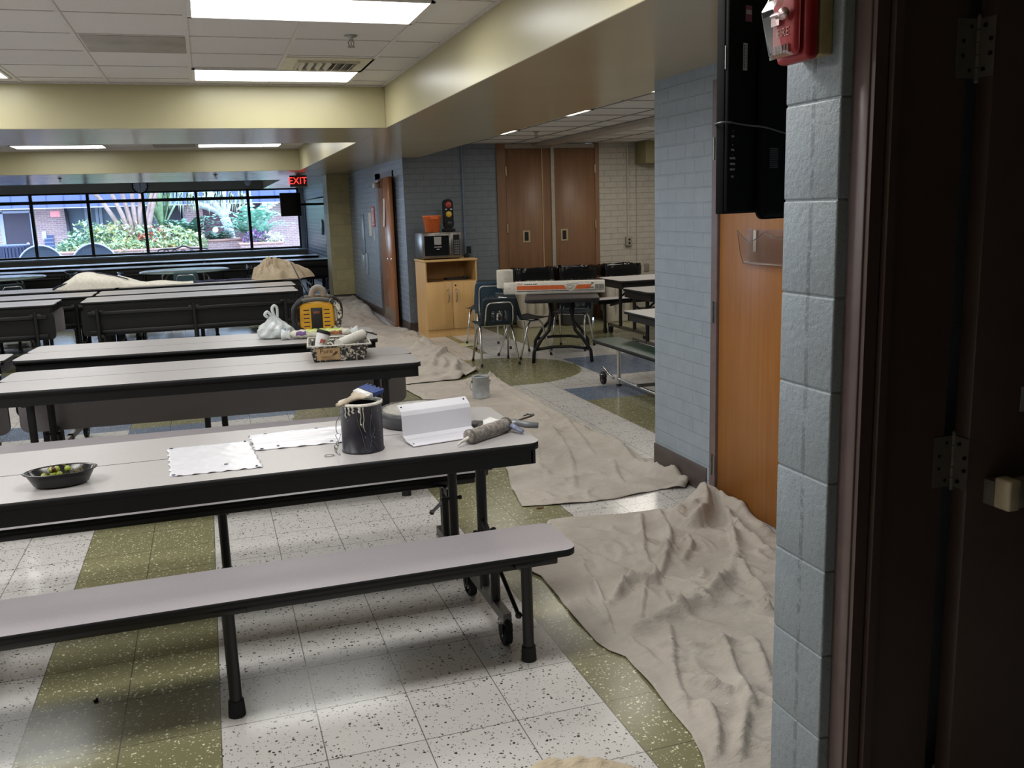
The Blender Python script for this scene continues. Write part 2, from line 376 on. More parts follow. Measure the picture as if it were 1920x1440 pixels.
# ---- ceilings (upper coffers, low soffits, alcove)
def plane_down(b, x0, x1, y0, y1, z, mi=0): b.add([(x0, y0, z), (x0, y1, z), (x1, y1, z), (x1, y0, z)], [(0, 1, 2, 3)], mi)
NEAR = 2.15
def grid_bars(b, x0, x1, y0, y1, z, xs, ys, w=.012, d=.006):
    for x in xs:
        if x0 < x < x1: b.box(x-w, x+w, y0, y1, z-d, z-.0005)
    for y in ys:
        if y0 < y < y1: b.box(x0, x1, y-w*.55, y+w*.55, z-d*.8, z-.0005)
for nm, y0, y1, ph in (('ceiling', NEAR, B1, 5.34), ('ceiling', B2, B3, 14.2), ('ceiling', B4, YW, 20.)):
    b = MB(); plane_down(b, XW0, XL, y0, y1, ZC); struct(b.build(nm, TILEC))
    b = MB(); grid_bars(b, XW0, XL, y0, y1, ZC, [k*.607 for k in range(-18, 6)], [ph+k*.588 for k in range(-12, 18)])
    for u in (XL-.02, XW0): b.box(u, u+.02, y0, y1, ZC-.012, ZC-.001)
    for u in (y0, y1-.02): b.box(XW0, XL, u, u+.02, ZC-.012, ZC-.001)
    struct(b.build('ceiling_grid', GRIDM))
b = MB(); plane_down(b, XR, 8, 5.04, YA, ZA); struct(b.build('ceiling', TILEC))
b = MB(); grid_bars(b, XR, 8, 5.04, YA, ZA, [3.5+k*.607 for k in range(-2, 9)], [5.6+k*.6 for k in range(12)], .012); struct(b.build('ceiling_grid', M('grey_ceiling_grid', '8f8a86', .6)))
def slab(name, x0, x1, y0, y1, z0, z1, mats, low=0):
    """a beam or soffit: underside in mats[0], upright faces in mats[1]"""
    b = MB(); b.box(x0, x1, y0, y1, z0, z1, 1); b.m[0] = 0; return struct(b.build(name, mats, bevel=.004))
slab('ceiling_beam', XW0, XL, B1, B2, ZS, 2.9, [TAN, BEAM]); slab('ceiling_beam', XW0, XL, B3, B4, ZS, 2.9, [TAN, BEAM])
slab('ceiling_soffit', XL, XR, 1.6, YW+.2, ZS, 2.9, [TAN, BEAM]); slab('ceiling_soffit', XW0, XL, YB, NEAR, ZS, 2.9, [TAN, BEAM])
slab('ceiling_soffit', XL, 3.2, YB, 1.6, ZS, 2.9, [TAN, BEAM])
struct(MB().box(XW0, 8.2, YB, YW+.2, 2.9, 3.0).build('ceiling_roof_deck', BLACK))
struct(MB().bbox(4.42, 4.66, 5.2, YA-.02, ZA-.05, ZA-.002, .006).build('ceiling_track_casing', paint('grey_track_paint', 'a39b92', .5)))

# ---- walls
wl = MB(); wl.box(XW0-.2, XW0, YB, YW, 0, 2.9); struct(wl.build('wall_left', paint('left_wall_paint', 'a9b4bb', .5)))
wl = MB(); wl.box(XW0, 3.4, YB-.2, YB, 0, 2.9); struct(wl.build('wall_back', paint('back_wall_paint', '8d949a', .5)))
# near pilaster: individual block courses with raked joints
b = MB(); ch = .2032
for k in range(12):
    b.bbox(XC, XC+.19, 1.612, 1.8, k*ch+.0012, min(ZS, (k+1)*ch-.0012), .005, 3)
b.box(XC+.0035, XC+.18, 1.6155, 1.7965, 0, ZS)
struct(b.build('wall_right', CMUB))
b = MB(); b.box(XC+.19, X2+.2, 1.612, 1.8, 0, ZS); struct(b.build('wall_right', CMUB))
# corridor beyond the open door, kept enclosed
b = MB(); b.box(XC+.03, XC+.22, YB, .55, 0, ZS); struct(b.build('wall_right', CMUB))
b = MB(); b.box(3.2, 3.4, YB, 1.612, 0, ZS); struct(b.build('wall_corridor', paint('corridor_paint', '5d5552', .6)))
# right wall with brick end, oak door; far part with second door
b = MB()
b.box(X2, X2+.2, 1.8, 3.345, 0, ZS); b.box(X2, X2+.2, 4.372, 5.044, 0, ZS); b.box(X2, X2+.2, 3.345, 4.372, 2.243, ZS)
struct(b.build('wall_right', BRX))
b = MB(); b.box(X2, X2+.2, YA, 13.06, 0, ZS+.3); b.box(X2, X2+.2, 14.42, YW, 0, ZS); b.box(X2, X2+.2, 13.06, 14.42, 2.2, ZS)
struct(b.build('wall_right', BRFAR))
b = MB(); b.box(X2+.2, 8, 4.85, 5.044, 0, ZA); struct(b.build('wall_alcove', BRD))
b = MB(); b.box(X2+.2, 3.872, YA, YA+.2, 0, 2.8); b.box(X2-.0, X2+.2, YA-.001, YA+.01, 0, ZS+.2); struct(b.build('wall_front', BRD))
b = MB(); b.box(5.4, 8.2, YA, YA+.2, 0, 2.8); b.box(3.872, 5.4, YA, YA+.2, 2.497, 2.8); struct(b.build('wall_front', BRW))
b = MB(); b.box(8, 8.2, 5.044, YA, 0, ZA); struct(b.build('wall_side', BRW))
b = MB(); b.box(2.165, X2, 17.2, 17.8, 0, ZS); struct(b.build('wall_pilaster', YCMU, bevel=.006))
# hidden room behind the far door and the partition
b = MB(); b.box(X2+.2, 5.2, 14.6, 14.7, 0, 2.8); b.box(5.2, 5.3, YA+.2, 14.7, 0, 2.8); b.box(X2+.2, 5.3, YA+.2, 14.7, 2.75, 2.8); struct(b.build('wall_beyond', BLACK))
# bases
b = MB(); b.bbox(X2-.006, X2+.0, 4.41, 5.05, 0, .152, .002, 1); struct(b.build('baseboard_right', BASEB))
b = MB(); b.box(X2-.006, X2, YA-.006, 13.0, 0, .12); b.box(X2-.006, X2, 14.47, 17.2, 0, .12); b.box(X2-.006, X2, 17.8, YW, 0, .12); struct(b.build('baseboard_right', BASEB))
b = MB(); b.box(X2-.006, 3.87, YA-.006, YA, 0, .12); b.box(5.4, 8, YA-.006, YA, 0, .12); struct(b.build('baseboard_front', BASEB))
b = MB(); b.box(2.159, X2, 17.194, 17.2, 0, .15); struct(b.build('baseboard_pilaster', BASEB))

# ---- windows: sill, head, bronze frame and panes
b = MB(); b.box(XW0, X2, YW, YW+.2, 0, .72); b.box(XW0, X2, YW, YW+.2, 2.33, 2.9); struct(b.build('wall_window', paint('dim_beige_paint', 'aaa292', .5)))
b = MB(); b.box(X2-.12, X2, YW-.02, YW+.2, .72, 2.33); struct(b.build('wall_window', paint('pale_window_return', 'b9bcc0', .5)))
struct(MB().bbox(XW0, X2-.02, YW-.26, YW+.06, .70, .745, .01).build('window_1_sill', M('pale_window_sill', 'cdd2da', .18)))
mx = [2.44-1.29*k for k in range(10)]
WB = M('black_window_frame', '0e0d10', .35)
for k in range(9):
    xr, xl = mx[k], mx[k+1]
    b = MB(); w = .036
    b.box(xl-w, xl+w, YW+.04, YW+.14, .745, 2.33); b.box(xl+w, xr-w, YW+.04, YW+.14, .745, .80); b.box(xl+w, xr-w, YW+.04, YW+.14, 2.29, 2.33); b.box(xl+w, xr-w, YW+.04, YW+.14, 2.07, 2.15)
    if k == 0: b.box(xr-w, xr+w, YW+.04, YW+.14, .745, 2.33)
    o = struct(b.build('window_%d' % (k+1), WB))
    g = MB(); g.box(xl+w, xr-w, YW+.085, YW+.091, .80, 2.07); g.box(xl+w, xr-w, YW+.085, YW+.091, 2.15, 2.29); g.build('window_pane', GLASS, o)

# ---- near doorway on the right: bronze frame and the dark door held open
b = MB()
b.box(XC+.03, XC+.05, 1.56, 1.612, 0, 2.2); b.box(XC+.03, XC+.085, 1.55, 1.56, 0, 2.2)          # face and first rabbet
b.box(XC+.062, XC+.082, 1.535, 1.56, 0, 2.2); b.box(XC+.06, XC+.25, 1.55, 1.612, 0, 2.2)
b.box(XC+.03, XC+.22, .55, 1.612, 2.15, 2.2); b.box(XC+.03, XC+.22, .50, .55, 0, 2.2)
struct(b.build('door_4_frame', BRONZE))
b = MB(); b.bbox(XC+.026, XC+.034, 1.562, 1.614, 0, 2.2, .0015, 1); struct(b.build('door_4_casing', BRONZE2))
b = MB(); b.bbox(1.513, 2.43, 1.505, 1.549, .012, 2.14, .002, 1); d4 = struct(b.build('door_4', BRONZE))
def hinge(par, x, y, z, name='hinge'):
    h = MB(); h.box(x-.052, x-.004, y-.0008, y+.0025, z-.057, z+.057)
    h.box(x-.0016, x+.0016-.003, y-.044, y-.004, z-.057, z+.057)
    for i in range(5): h.cyl((x, y, z-.06+i*.0242), (x, y, z-.06+i*.0242+.0225), .0068 if i % 2 else .0062, n=12)
    h.ball((x, y, z+.062), .006, 8); h.ball((x, y, z-.062), .006, 8)
    o = h.build(name, HST, par)
    s = MB()
    for k in (-.042, -.014, .014, .042):
        s.cyl((x-.038 if abs(k) < .03 else x-.02, y-.0012, z+k), (x-.038 if abs(k) < .03 else x-.02, y+.001, z+k), .0042, n=8)
        s.cyl((x-.003, y-.036 if abs(k) < .03 else y-.02, z+k), (x-.0065, y-.036 if abs(k) < .03 else y-.02, z+k), .0042, n=8)
    s.build('screw', BLACK, o)
for z in (1.055, 1.915, .25): hinge(d4, 1.512, 1.547, z)
pb = MB(); pb.bbox(1.592, 2.34, 1.437, 1.475, .966, 1.028, .008); pb.box(1.56, 1.62, 1.475, 1.505, .965, 1.02); pb.box(2.28, 2.36, 1.475, 1.505, .965, 1.02)
bar = pb.build('panic_bar', M('bronze_bar', '7a736c', .35, .1), d4)
pc = MB(); pc.bbox(1.559, 1.592, 1.435, 1.478, .963, 1.031, .006); pc.build('bar_end_cap', M('worn_pale_end_cap', 'c6b79a', .4), bar)
nt = MB(); nt.box(1.645, 1.70, 1.5035, 1.505, 1.16, 1.215); nt.build('notice', M('grey_notice', 'a8a5a8', .8), d4)

# ---- oak door in the brick wall
b = MB(); fx0, fx1 = X2-.008, X2+.12
b.box(fx0, fx1, 4.312, 4.374, 0, 2.245); b.box(fx0, fx1, 3.343, 3.395, 0, 2.245); b.box(fx0, fx1, 3.395, 4.312, 2.14, 2.245)
struct(b.build('door_1_frame', BRONZE2, bevel=.003))
d1 = struct(MB().bbox(X2+.006, X2+.05, 3.398, 4.309, .012, 2.137, .002, 1).build('door_1', OAK))
for z in (.195, 1.045, 1.90):
    h = MB(); h.cyl((X2-.012, 4.345, z-.057), (X2-.012, 4.345, z+.057), .0075, n=10); h.box(X2-.0105, X2-.008, 4.312, 4.352, z-.055, z+.055); h.build('hinge', STEEL, d1)

# ---- far door standing ajar in the blue brick wall
b = MB(); b.box(X2-.01, X2+.15, 13.02, 13.07, 0, 2.2); b.box(X2-.01, X2+.15, 13.98, 14.42, 0, 2.2); b.box(X2-.01, X2+.15, 13.02, 14.42, 2.12, 2.2)
struct(b.build('door_2_frame', BRONZE))
c2, s2 = math.cos(.075), math.sin(.075)
d2 = MB().bbox(-.0, .05, -1.1, 0, .012, 2.11, .002, 1).build('door_2', OAKD2, None, (2.515, 13.97, 0), (0, 0, -.045)); struct(d2)
q = MB(); q.bbox(-.085, -.002, -.22, -.02, 1.98, 2.06, .008); q.box(-.05, -.03, -.4, -.05, 2.06, 2.075); q.build('door_closer', M('closer_metal', 'b5b3b0', .35, .7), d2)
q = MB(); q.lathe([(.026, 0), (.026, .008), (.01, .012), (.01, .03), (.026, .042), (.027, .056), (.012, .064)], 16, mat=face((-.001, -1.02, .97), (0, 1, 0), (-1, 0, 0))); q.build('knob', CHROME, d2)
q = MB(); q.grid(lambda u, v: (-.004-.012*(1-v), -.62+.16*u-.06*math.sin(v*2), 1.42+.4*v), 6, 10); q.build('paper_sheet', PAPER, d2)
q = MB(); q.box(-.003, 0, -1.06, -.08, .03, .24); q.build('kick_plate', M('kick_plate_metal', '9b8a80', .3, .7), d2)

# ---- tall folding partition doors
b = MB(); y = YA-.02
b.box(3.872, 4.0, y, YA+.1, 0, 2.497); b.box(5.335, 5.4, y, YA+.1, 0, 2.497); struct(b.build('door_3_frame', OAKD, bevel=.003))
struct(MB().box(4.0, 5.335, y+.01, YA+.1, 2.43, 2.49).build('door_3_header', M('putty_header', '9d948a', .6)))
d3 = struct(MB().bbox(4.003, 4.66, y+.004, y+.05, .02, 2.428, .002, 1).build('door_3', OAKD))
MB().box(4.527, 4.54, y-.004, y+.006, .02, 2.428).build('edge_strip', M('tan_edge', 'a98d63', .5), d3)
MB().box(4.664, 4.715, y-.008, y+.05, .02, 2.47).build('meeting_post', M('putty_post', '9d9488', .5), d3)
MB().bbox(4.717, 5.332, y+.004, y+.05, .02, 2.428, .002, 1).build('leaf', OAKD, d3)
for x in (4.28, 4.85):
    q = MB(); z = 1.23
    for a in ((-.055, -.03, -.083, .083), (.03, .055, -.083, .083), (-.03, .03, .062, .083), (-.03, .03, -.083, -.062)): q.box(x+a[0], x+a[1], y-.004, y+.004, z+a[2], z+a[3])
    o = q.build('flush_pull', M('brass_pull', 'b9a988', .35, .5), d3); MB().box(x-.03, x+.03, y+.001, y+.0035, z-.062, z+.062).build('pull_recess', BLACK, o)
for x, z in ((4.003, 2.13), (4.003, 1.35), (5.333, 2.14), (5.333, 1.37), (4.003, .4), (5.333, .4)):
    MB().cyl((x, y-.006, z-.06), (x, y-.006, z+.06), .011, n=8).build('hinge', M('tan_hinge', 'b7a684', .35, .6), d3)
# ================================================================ CAFETERIA TABLES
TM = {}
def put(name, key, mats, parent, mk, loc=None, rot=None, bevel=0):
    """an object whose mesh is shared by every table of the same make"""
    if key not in TM:
        o = mk().build(name, mats, parent, loc, rot, bevel); TM[key] = o; return o
    o = TM[key].copy(); COL.objects.link(o); o.parent = parent; o.name = name
    o.location = loc or (0, 0, 0); o.rotation_euler = rot or (0, 0, 0); return o
def m_top(L):
    b = MB(); b.prism(rrect(-L/2, L/2, -.368, -.003, .055), .709, .737, 1, 0, sm=True); return b
def m_apron(L):
    b = MB(); b.box(-L/2+.03, L/2-.03, -.345, -.325, .648, .709)
    for s in (-1, 1): b.box(s*(L/2-.03)-.01, s*(L/2-.03)+.01, -.345, -.02, .648, .709)
    return b
def m_seat(L):
    return MB().prism(rrect(-L/2, L/2, -.15, .15, .05), -.012, .013, 1, 0, sm=True)
def m_rail(L):
    b = MB(); b.bbox(-L/2+.07, L/2-.07, -.125, -.085, -.045, -.012, .004, 1); b.bbox(-L/2+.07, L/2-.07, .085, .125, -.045, -.012, .004, 1)
    for x in (-1.03, 0, 1.03): b.box(x-.02, x+.02, -.1, .1, -.035, -.014)
    for x in (-1.03, 0, 1.03): b.bbox(x-.06, x+.06, -.14, -.08, -.038, -.012, .004, 1)
    return b
def m_leg(nz=0):
    b = MB(); b.cyl((0, 0, .045), (0, 0, .375+nz), .0205, n=16); b.cyl((0, 0, .0), (0, 0, .055), .0285, .0255, 16, 1); return b
def m_frame():
    b = MB()
    b.obox(Matrix.Translation((0, -.25, .115)), .032, .56, .038, 1)
    b.cyl((0, -.235, .12), (0, -.235, .66), .021, n=12); b.box(-.022, .022, -.33, -.03, .64, .67)
    b.cyl((0, -.385, .12), (0, -.385, .36), .019, n=12); b.cyl((0, -.235, .42), (0, -.385, .35), .012, n=8)
    b.cyl((-.03, -.235, .36), (.04, -.235, .36), .008, n=8); b.ball((.045, -.235, .36), .013, 8); b.ball((-.032, -.235, .36), .011, 8)
    b.box(-.012, .012, -.5, -.3, .345, .375); return b
def m_brace():
    b = MB(); b.cyl((0, -.405, .30), (.012, -.63, .17), .0085, n=8); b.ball((0, -.405, .30), .014, 8); b.ball((.012, -.63, .17), .014, 8)
    return b
def m_strut(): return MB().cyl((0, -.25, .56), (.0, -.09, .69), .009, n=8)
def m_caster():
    b = MB(); b.cyl((-.014, 0, .048), (.014, 0, .048), .047, n=20, mi=0); b.cyl((-.016, 0, .048), (.016, 0, .048), .018, n=12, mi=1)
    for s in (-1, 1): b.add([(s*.02, -.02, .04), (s*.02, .02, .04), (s*.02, .03, .09), (s*.02, -.03, .09)], [(0, 1, 2, 3)], 0)
    b.tube(arc((0, 0, .05), .056, .4, PI-.4, 8, 'yz'), .015, 6, 0)
    b.cyl((0, 0, .088), (0, 0, .1), .026, n=12, mi=1); return b
def cafe_table(label, cx, cy, rz=0., L=2.41, near='down', far='down', tops=LAM, group=None, seats=LAMB, topkey='', nz=0):
    t = thing('cafeteria_table', label, 'table', (cx, cy, 0), rz, group)
    for side, mode in ((0, near), (1, far)):
        R = (0, 0, PI*side); s = -1 if side else 1
        put('tabletop', ('top', L, topkey), [tops, BLACK], t, lambda: m_top(L), None, R)
        put('apron', ('apron', L), BLACKM, t, lambda: m_apron(L), None, R, .002)
        if mode:
            if mode == 'down': loc, rot = (0, s*-(.572 if not side else .50)+(.03 if nz else 0), .418+nz), R
            else: loc, rot = (0, s*-.372, .505), (-PI/2, 0, PI*side)
            be = put('bench', ('seat', L, topkey), [seats, BLACK], t, lambda: m_seat(L), loc, rot)
            put('bench_rail', ('rail', L), BLACKM, be, lambda: m_rail(L))
            for x in (-1.03, 0, 1.03):
                if mode == 'down': put('leg', ('leg', nz), [BLACKM, RUB], be, lambda: m_leg(nz), (x, -.078, -.418-nz))
                else: put('leg', 'legup', [BLACKM, RUB], be, lambda: MB().cyl((0, .16, 0), (0, -.485, 0), .0205, n=12).cyl((0, -.505, 0), (0, -.46, 0), .0285, .025, 12, 1), (x, 0, -.065), (0, 0, PI))
        for x in (-.99, .99):
            f = put('end_frame', 'frame', [BLACKM, DSTEEL], t, m_frame, (x, 0, 0), R, 0)
            for y in (-.5, -.015): put('caster', 'caster', [RUB, CHROME], f, m_caster, (0, y, 0))
            put('strut', 'strut', BLACKM, f, m_strut)
            if mode == 'down': put('brace', 'brace', BLACKM, f, m_brace)
    return t
UPG = 'cafeteria tables with their benches folded up'
TABLES = [
 ('nearest grey cafeteria table, benches down, carrying the black paint can', -.04, 3.605, 0, 2.41, 'down', 'down'),
 ('second cafeteria table from the front, holding the paint roller tray', -.01, 5.775, -.055, 2.40, 'down', 'up'),
 ('third cafeteria table from the front, holding the yellow radio and plastic bag', -.06, 6.985, -.088, 2.42, 'up', None),
 ('cafeteria table at the left end of the roller-tray table, its bench folded up', -2.46, 5.89, -.05, 2.40, 'down', 'up'),
 ('cafeteria table whose right corner shows at left beside the radio table', -2.56, 6.80, -.03, 2.42, None, None),
 ('cafeteria table across the aisle, bare top, black underside of folded bench facing out', -.20, 11.62, 0, 2.40, 'up', 'up'),
 ('bare cafeteria table left of the aisle table, grey folded bench showing past its right end', -2.88, 11.58, .0, 2.42, 'up', 'up'),
 ('cafeteria table directly behind the bare aisle table, one row before the heaped cloth', -.14, 12.56, 0, 2.40, 'up', 'up'),
 ('cafeteria table at left in the row before the white draped bundle', -2.58, 12.56, 0, 2.40, 'up', 'up'),
 ('cafeteria table under the heaped drop cloth', .04, 13.72, 0, 2.42, 'up', 'up'),
 ('cafeteria table at left under the white draped bundle', -2.42, 13.72, 0, 2.42, 'up', 'up')]
for i, a in enumerate(TABLES): cafe_table(*a, nz=.022 if i == 1 else 0)
for k, (x, s) in enumerate(((1.26, 'right end against the brick wall'), (-1.16, 'behind the round table with the green chair'), (-3.58, 'left end, behind the left round table'), (-6.0, 'far left end'))):
    cafe_table('black-sided cafeteria table before the windows, ' + s, x, 19.15, 0, 2.42, 'up', 'up', group='tables before the windows')
    cafe_table('cafeteria table in the last row, along the window sill, ' + ('right end', 'second from the right', 'second from the left', 'left end')[k], x-.12, 21.1, 0, 2.42, 'up', 'up', group='tables by the sill')

# ---- tables in the alcove
def alcove_table(label, cx, cy, rz, L, W, h, topm, bench):
    t = thing('cafeteria_table', label, 'table', (cx, cy, 0), rz)
    MB().prism(rrect(-L/2, L/2, -W/2, W/2, .09), h-.03, h, 1, 0, sm=True).build('tabletop', [topm, BLACK], t)
    b = MB()
    for s in (-1, 1): b.box(-L/2+.04, L/2-.04, s*(W/2-.04)-.01, s*(W/2-.04)+.01, h-.1, h-.03); b.box(s*(L/2-.04)-.01, s*(L/2-.04)+.01, -W/2+.04, W/2-.04, h-.1, h-.03)
    b.build('apron', BLACKM, t)
    for s in (-1, 1):
        b = MB(); x = s*(L/2-.25)
        b.cyl((x, -.2, .1), (x, -.2, h-.06), .022, n=12); b.cyl((x, .2, .1), (x, .2, h-.06), .022, n=12); b.obox(Matrix.Translation((x, 0, .11)), .035, 1.1, .035, 1)
        b.cyl((x, -.2, .42), (x, -.5, .36), .014, n=8); b.cyl((x, .2, .42), (x, .5, .36), .014, n=8); b.cyl((x-s*.02, -.2, .5), (x-s*.2, -.2, h-.08), .012, n=8); b.cyl((x-s*.02, .2, .5), (x-s*.2, .2, h-.08), .012, n=8)
        f = b.build('end_frame', [BLACKM, DSTEEL], t)
        for y in (-.5, .5): put('caster', 'caster', [RUB, CHROME], f, m_caster, (x, y, 0))
    for s in bench:
        be = MB().prism(rrect(-L/2, L/2, -.14, .14, .06), -.013, .013, 1, 0, sm=True).build('bench', [LAM, BLACK], t, (0, s*(W/2+.2), .43))
        b = MB(); b.box(-L/2+.06, L/2-.06, -.1, .1, -.05, -.013); b.build('bench_rail', BLACKM, be)
        for x in (-L/2+.2, 0, L/2-.2): MB().cyl((x, 0, -.38), (x, 0, -.02), .02, n=12).cyl((x, 0, -.43), (x, 0, -.37), .028, .025, 12).build('leg', BLACKM, be)
    return t
alcove_table('white-topped alcove table with bench standing before the cream brick wall', 4.62+1.2, 10.3, 0, 2.4, .74, .737, LAM, (1,))
alcove_table('alcove table standing between the cream wall table and the green bench', 4.32+1.2, 8.95, .0, 2.4, .72, .72, LAM, ())
# green bench and its table, running away from the camera beside the brick corner
t = thing('bench_table', 'alcove table with a dark green bench on chrome legs beside the brick corner', 'table', (3.45, 6.75, 0))
MB().prism(rrect(.16, .95, -.5, 1.0, .05), .635, .66, 1, 0, sm=True).build('tabletop', [LAM, BLACK], t)
b = MB(); b.box(.2, .22, -.46, .96, .57, .635); b.box(.2, .92, .94, .96, .57, .635); b.box(.2, .92, -.46, -.44, .57, .635); b.build('apron', BLACKM, t)
be = MB().prism(rrect(-.14, .13, -.62, 1.03, .035), .385, .415, 1, 0, sm=True).build('bench', [LAMG, BLACK], t)
for y in (.78, -.05):
    MB().cyl((.02, y, 0), (.02, y, .385), .019, n=12).cyl((0.02, y, 0), (.02, y, .02), .024, n=12, mi=1).build('leg', [CHROME, RUB], be)
MB().cyl((.02, .78, .06), (.02, -.05, .06), .016, n=10).build('stretcher', CHROME, be)
MB().obox(Matrix.Translation((.3, .35, .08)), .6, .03, .03).build('cross_rail', DSTEEL, be)
for x, y, z in ((.35, .6, .0), (.35, -.1, 0)): MB().cyl((x, y, 0), (x+.03, y+.02, .6), .02, n=12).build('table_leg', CHROME, t)
f = MB().tube([(-.02, .90, .10), (-.06, .98, .15), (-.02, .8, .07)], .012, 8).build('caster_arm', CHROME, t)
put('caster', 'caster', [RUB, CHROME], f, m_caster, (-.07, .93, 0))
# ================================================================ ALCOVE AND FAR WALL THINGS
NAVY = M('navy_plastic', '18262f', .38, 0, .5); NAVY2 = M('blue_plastic', '2a4358', .4)
def chair(label, x, y, rz, col=NAVY, group=None, h=.72):
    """one-piece plastic shell on bent chrome legs; local front is +y"""
    t = thing('stacking_chair', label, 'chair', (x, y, 0), rz, group)
    def shell(u, v):
        w = .205*(1-.06*v); xx = (u-.5)*2
        if v < .5: k = v/.5; yy, zz = .19-.36*k, .43-.012*math.sin(k*PI)
        elif v < .62: a = (v-.5)/.12*PI*.45; yy, zz = -.17-.045*math.sin(a), .43+.05*(1-math.cos(a))
        else: k = (v-.62)/.38; yy, zz = -.213-.075*k, .468+(h-.468)*k
        cur = .018*xx*xx
        return (xx*w*(1-.10*max(0, v-.9)/.1*abs(xx)), yy+(cur if v > .55 else 0), zz+(.0 if v > .5 else cur*.8))
    b = MB(); b.grid(shell, 14, 30)
    keep = []
    for f, q, s in zip(b.f, b.m, b.s):
        j = f[0]//15; i = f[0] % 15
        if 19 <= j <= 23 and i in (4, 6, 7, 9): continue      # slots low in the back
        keep.append(f)
    b.f = keep; b.m = [0]*len(keep); b.s = [True]*len(keep)
    sh = b.build('shell', col, t, solid=.006)
    for s in (-1, 1):
        b = MB(); b.tube([(s*.20, .20, .0), (s*.175, .10, .36), (s*.165, .06, .405), (s*.165, -.06, .405), (s*.175, -.10, .36), (s*.205, -.24, .0)], .0115, 10)
        lg = b.build('leg', CHROME, t)
        MB().cyl((s*.20, .20, -.0), (s*.198, .193, .025), .0145, n=10).build('glide', RUB, lg); MB().cyl((s*.205, -.24, 0), (s*.203, -.232, .025), .0145, n=10).build('glide', RUB, lg)
    b = MB(); b.cyl((-.165, .05, .408), (.165, .05, .408), .010, n=8); b.cyl((-.17, -.06, .408), (.17, -.06, .408), .010, n=8); b.build('seat_frame', CHROME, t)
    pts = [(-.15, -.19, .43), (-.148, -.235, .50), (-.142, -.262, h-.10), (-.125, -.272, h-.065), (-.10, -.275, h-.05), (.10, -.275, h-.05), (.125, -.272, h-.065), (.142, -.262, h-.10), (.148, -.235, .50), (.15, -.19, .43)]
    MB().tube(pts, .0095, 8).build('back_frame', CHROME, t)
    return t
chair('navy chair nearest the cabinet, chrome-framed back turned to the room', 2.845, 9.33, -.05)
chair('navy chair in profile at the table side, seat toward the white box', 3.30, 9.62, -1.25)
chair('tall-backed blue chair standing between the cabinet and the tissue roll', 3.17, 10.45, -.3, NAVY2, None, .80)
chair('dark chair behind the tissue roll at the far corner of the folding table', 3.22, 10.9, 2.6, NAVY, None, .74)
chair('dark chair tucked under the right side of the folding table', 3.95, 9.85, 2.5)
# plastic folding table
ft = thing('folding_table', 'dark plastic folding table carrying the long white box', 'table', (3.57, 9.2, 0), -.36)
DGR = M('dark_grey_plastic', '1b1a1b', .5, 0, .35)
MB().prism(rrect(-.37, .37, -.88, .88, .09), .70, .742, 0, 0, sm=True).build('tabletop', DGR, ft, bevel=.008)
for s in (-1, 1):
    y = -.02+s*.62 if s > 0 else -.22
    b = MB()
    for q in (-1, 1): b.tube([(q*.31, y-.01, .0), (q*.30, y-.008, .12), (q*.22, y, .25), (q*.14, y, .34), (q*.11, y, .48), (q*.13, y, .70)], .019, 8)
    b.tube([(-.29, y, .14), (-.1, y, .165), (.1, y, .165), (.29, y, .14)], .016, 8); b.cyl((-.13, y, .66), (.13, y, .66), .014, n=8)
    b.build('leg_frame', DGR, ft)
    MB().tube([(0, y, .66), (0, y+s*.12, .52), (0, y+s*.3, .70)], .010, 8).build('brace', DGR, ft)
# long white box with orange band
ORG = M('orange_print', 'dc6a33', .55); CARD = M('white_card', 'd9d5cc', .6); INK = M('black_ink', '222222', .6)
p0, p1 = at(948, 553, Z=.742), at(1137, 548, Z=.742)
bx = thing('long_carton', 'long white carton with an orange stripe lying across the folding table', 'box', ((p0.x+p1.x)/2, (p0.y+p1.y)/2+.045, .743), math.atan2(p1.y-p0.y, p1.x-p0.x))
L = (p1-p0).length
MB().bbox(-L/2+.12, L/2, -.05, .05, 0, .125, .003, 1).build('sleeve', CARD, bx)
MB().bbox(-L/2, -L/2+.125, -.047, .047, .003, .12, .003, 1).build('end_flap', CARD, bx)
b = MB(); f = face((0, -.0508, 0), (1, 0, 0), (0, -1, 0)); z = .0003
def para(x0, x1, z0, z1, sk0=0, sk1=0, mi=0): b.prism([(x0, z0), (x1, z0), (x1+sk1, z1), (x0+sk0, z1)], 0, .0006, mi, mat=f)
para(-L/2+.135, .13, .045, .088, 0, -.03); para(.21, .36, .045, .088, .03, .035); b.build('orange_band', ORG, bx)
b = MB()
para(-L/2+.13, .15, .028, .034); para(.2, L/2-.01, .028, .033)
for k in range(9): para(L/2-.093+k*.009, L/2-.093+k*.009+(.005 if k % 3 else .003), .04, .082)
for q in ((L/2-.098, L/2-.008, .084, .087), (L/2-.098, L/2-.095, .036, .087), (L/2-.011, L/2-.008, .036, .087), (L/2-.14, L/2-.115, .095, .106), (L/2-.2, L/2-.11, .06, .062), (L/2-.2, L/2-.11, .048, .05), (L/2-.19, L/2-.12, .053, .057)): para(*q)
MB().mesh(text('HDX', .03), f @ Matrix.Translation((-L/2+.17, .104, .0006))).build('lettering', ORG, bx)
for k in range(6): para(-L/2+.215+k*.022, -L/2+.230+k*.022+(k % 3)*.002, .099, .106)
b.tube([f @ Vector(q) for q in ((.12, .085, 0), (.15, .095, 0), (.2, .1, 0), (.25, .103, 0))], .0012, 5); b.tube([f @ Vector(q) for q in ((.13, .06, 0), (.17, .05, 0), (.21, .075, 0), (.18, .085, 0), (.13, .075, 0))], .0012, 5)
b.add([f @ Vector(q) for q in ((-L/2+.055, .06, -.002), (-L/2+.065, .06, -.002), (-L/2+.065, .066, -.002), (-L/2+.055, .066, -.002))], [(0, 1, 2, 3)]); b.build('printing', INK, bx)
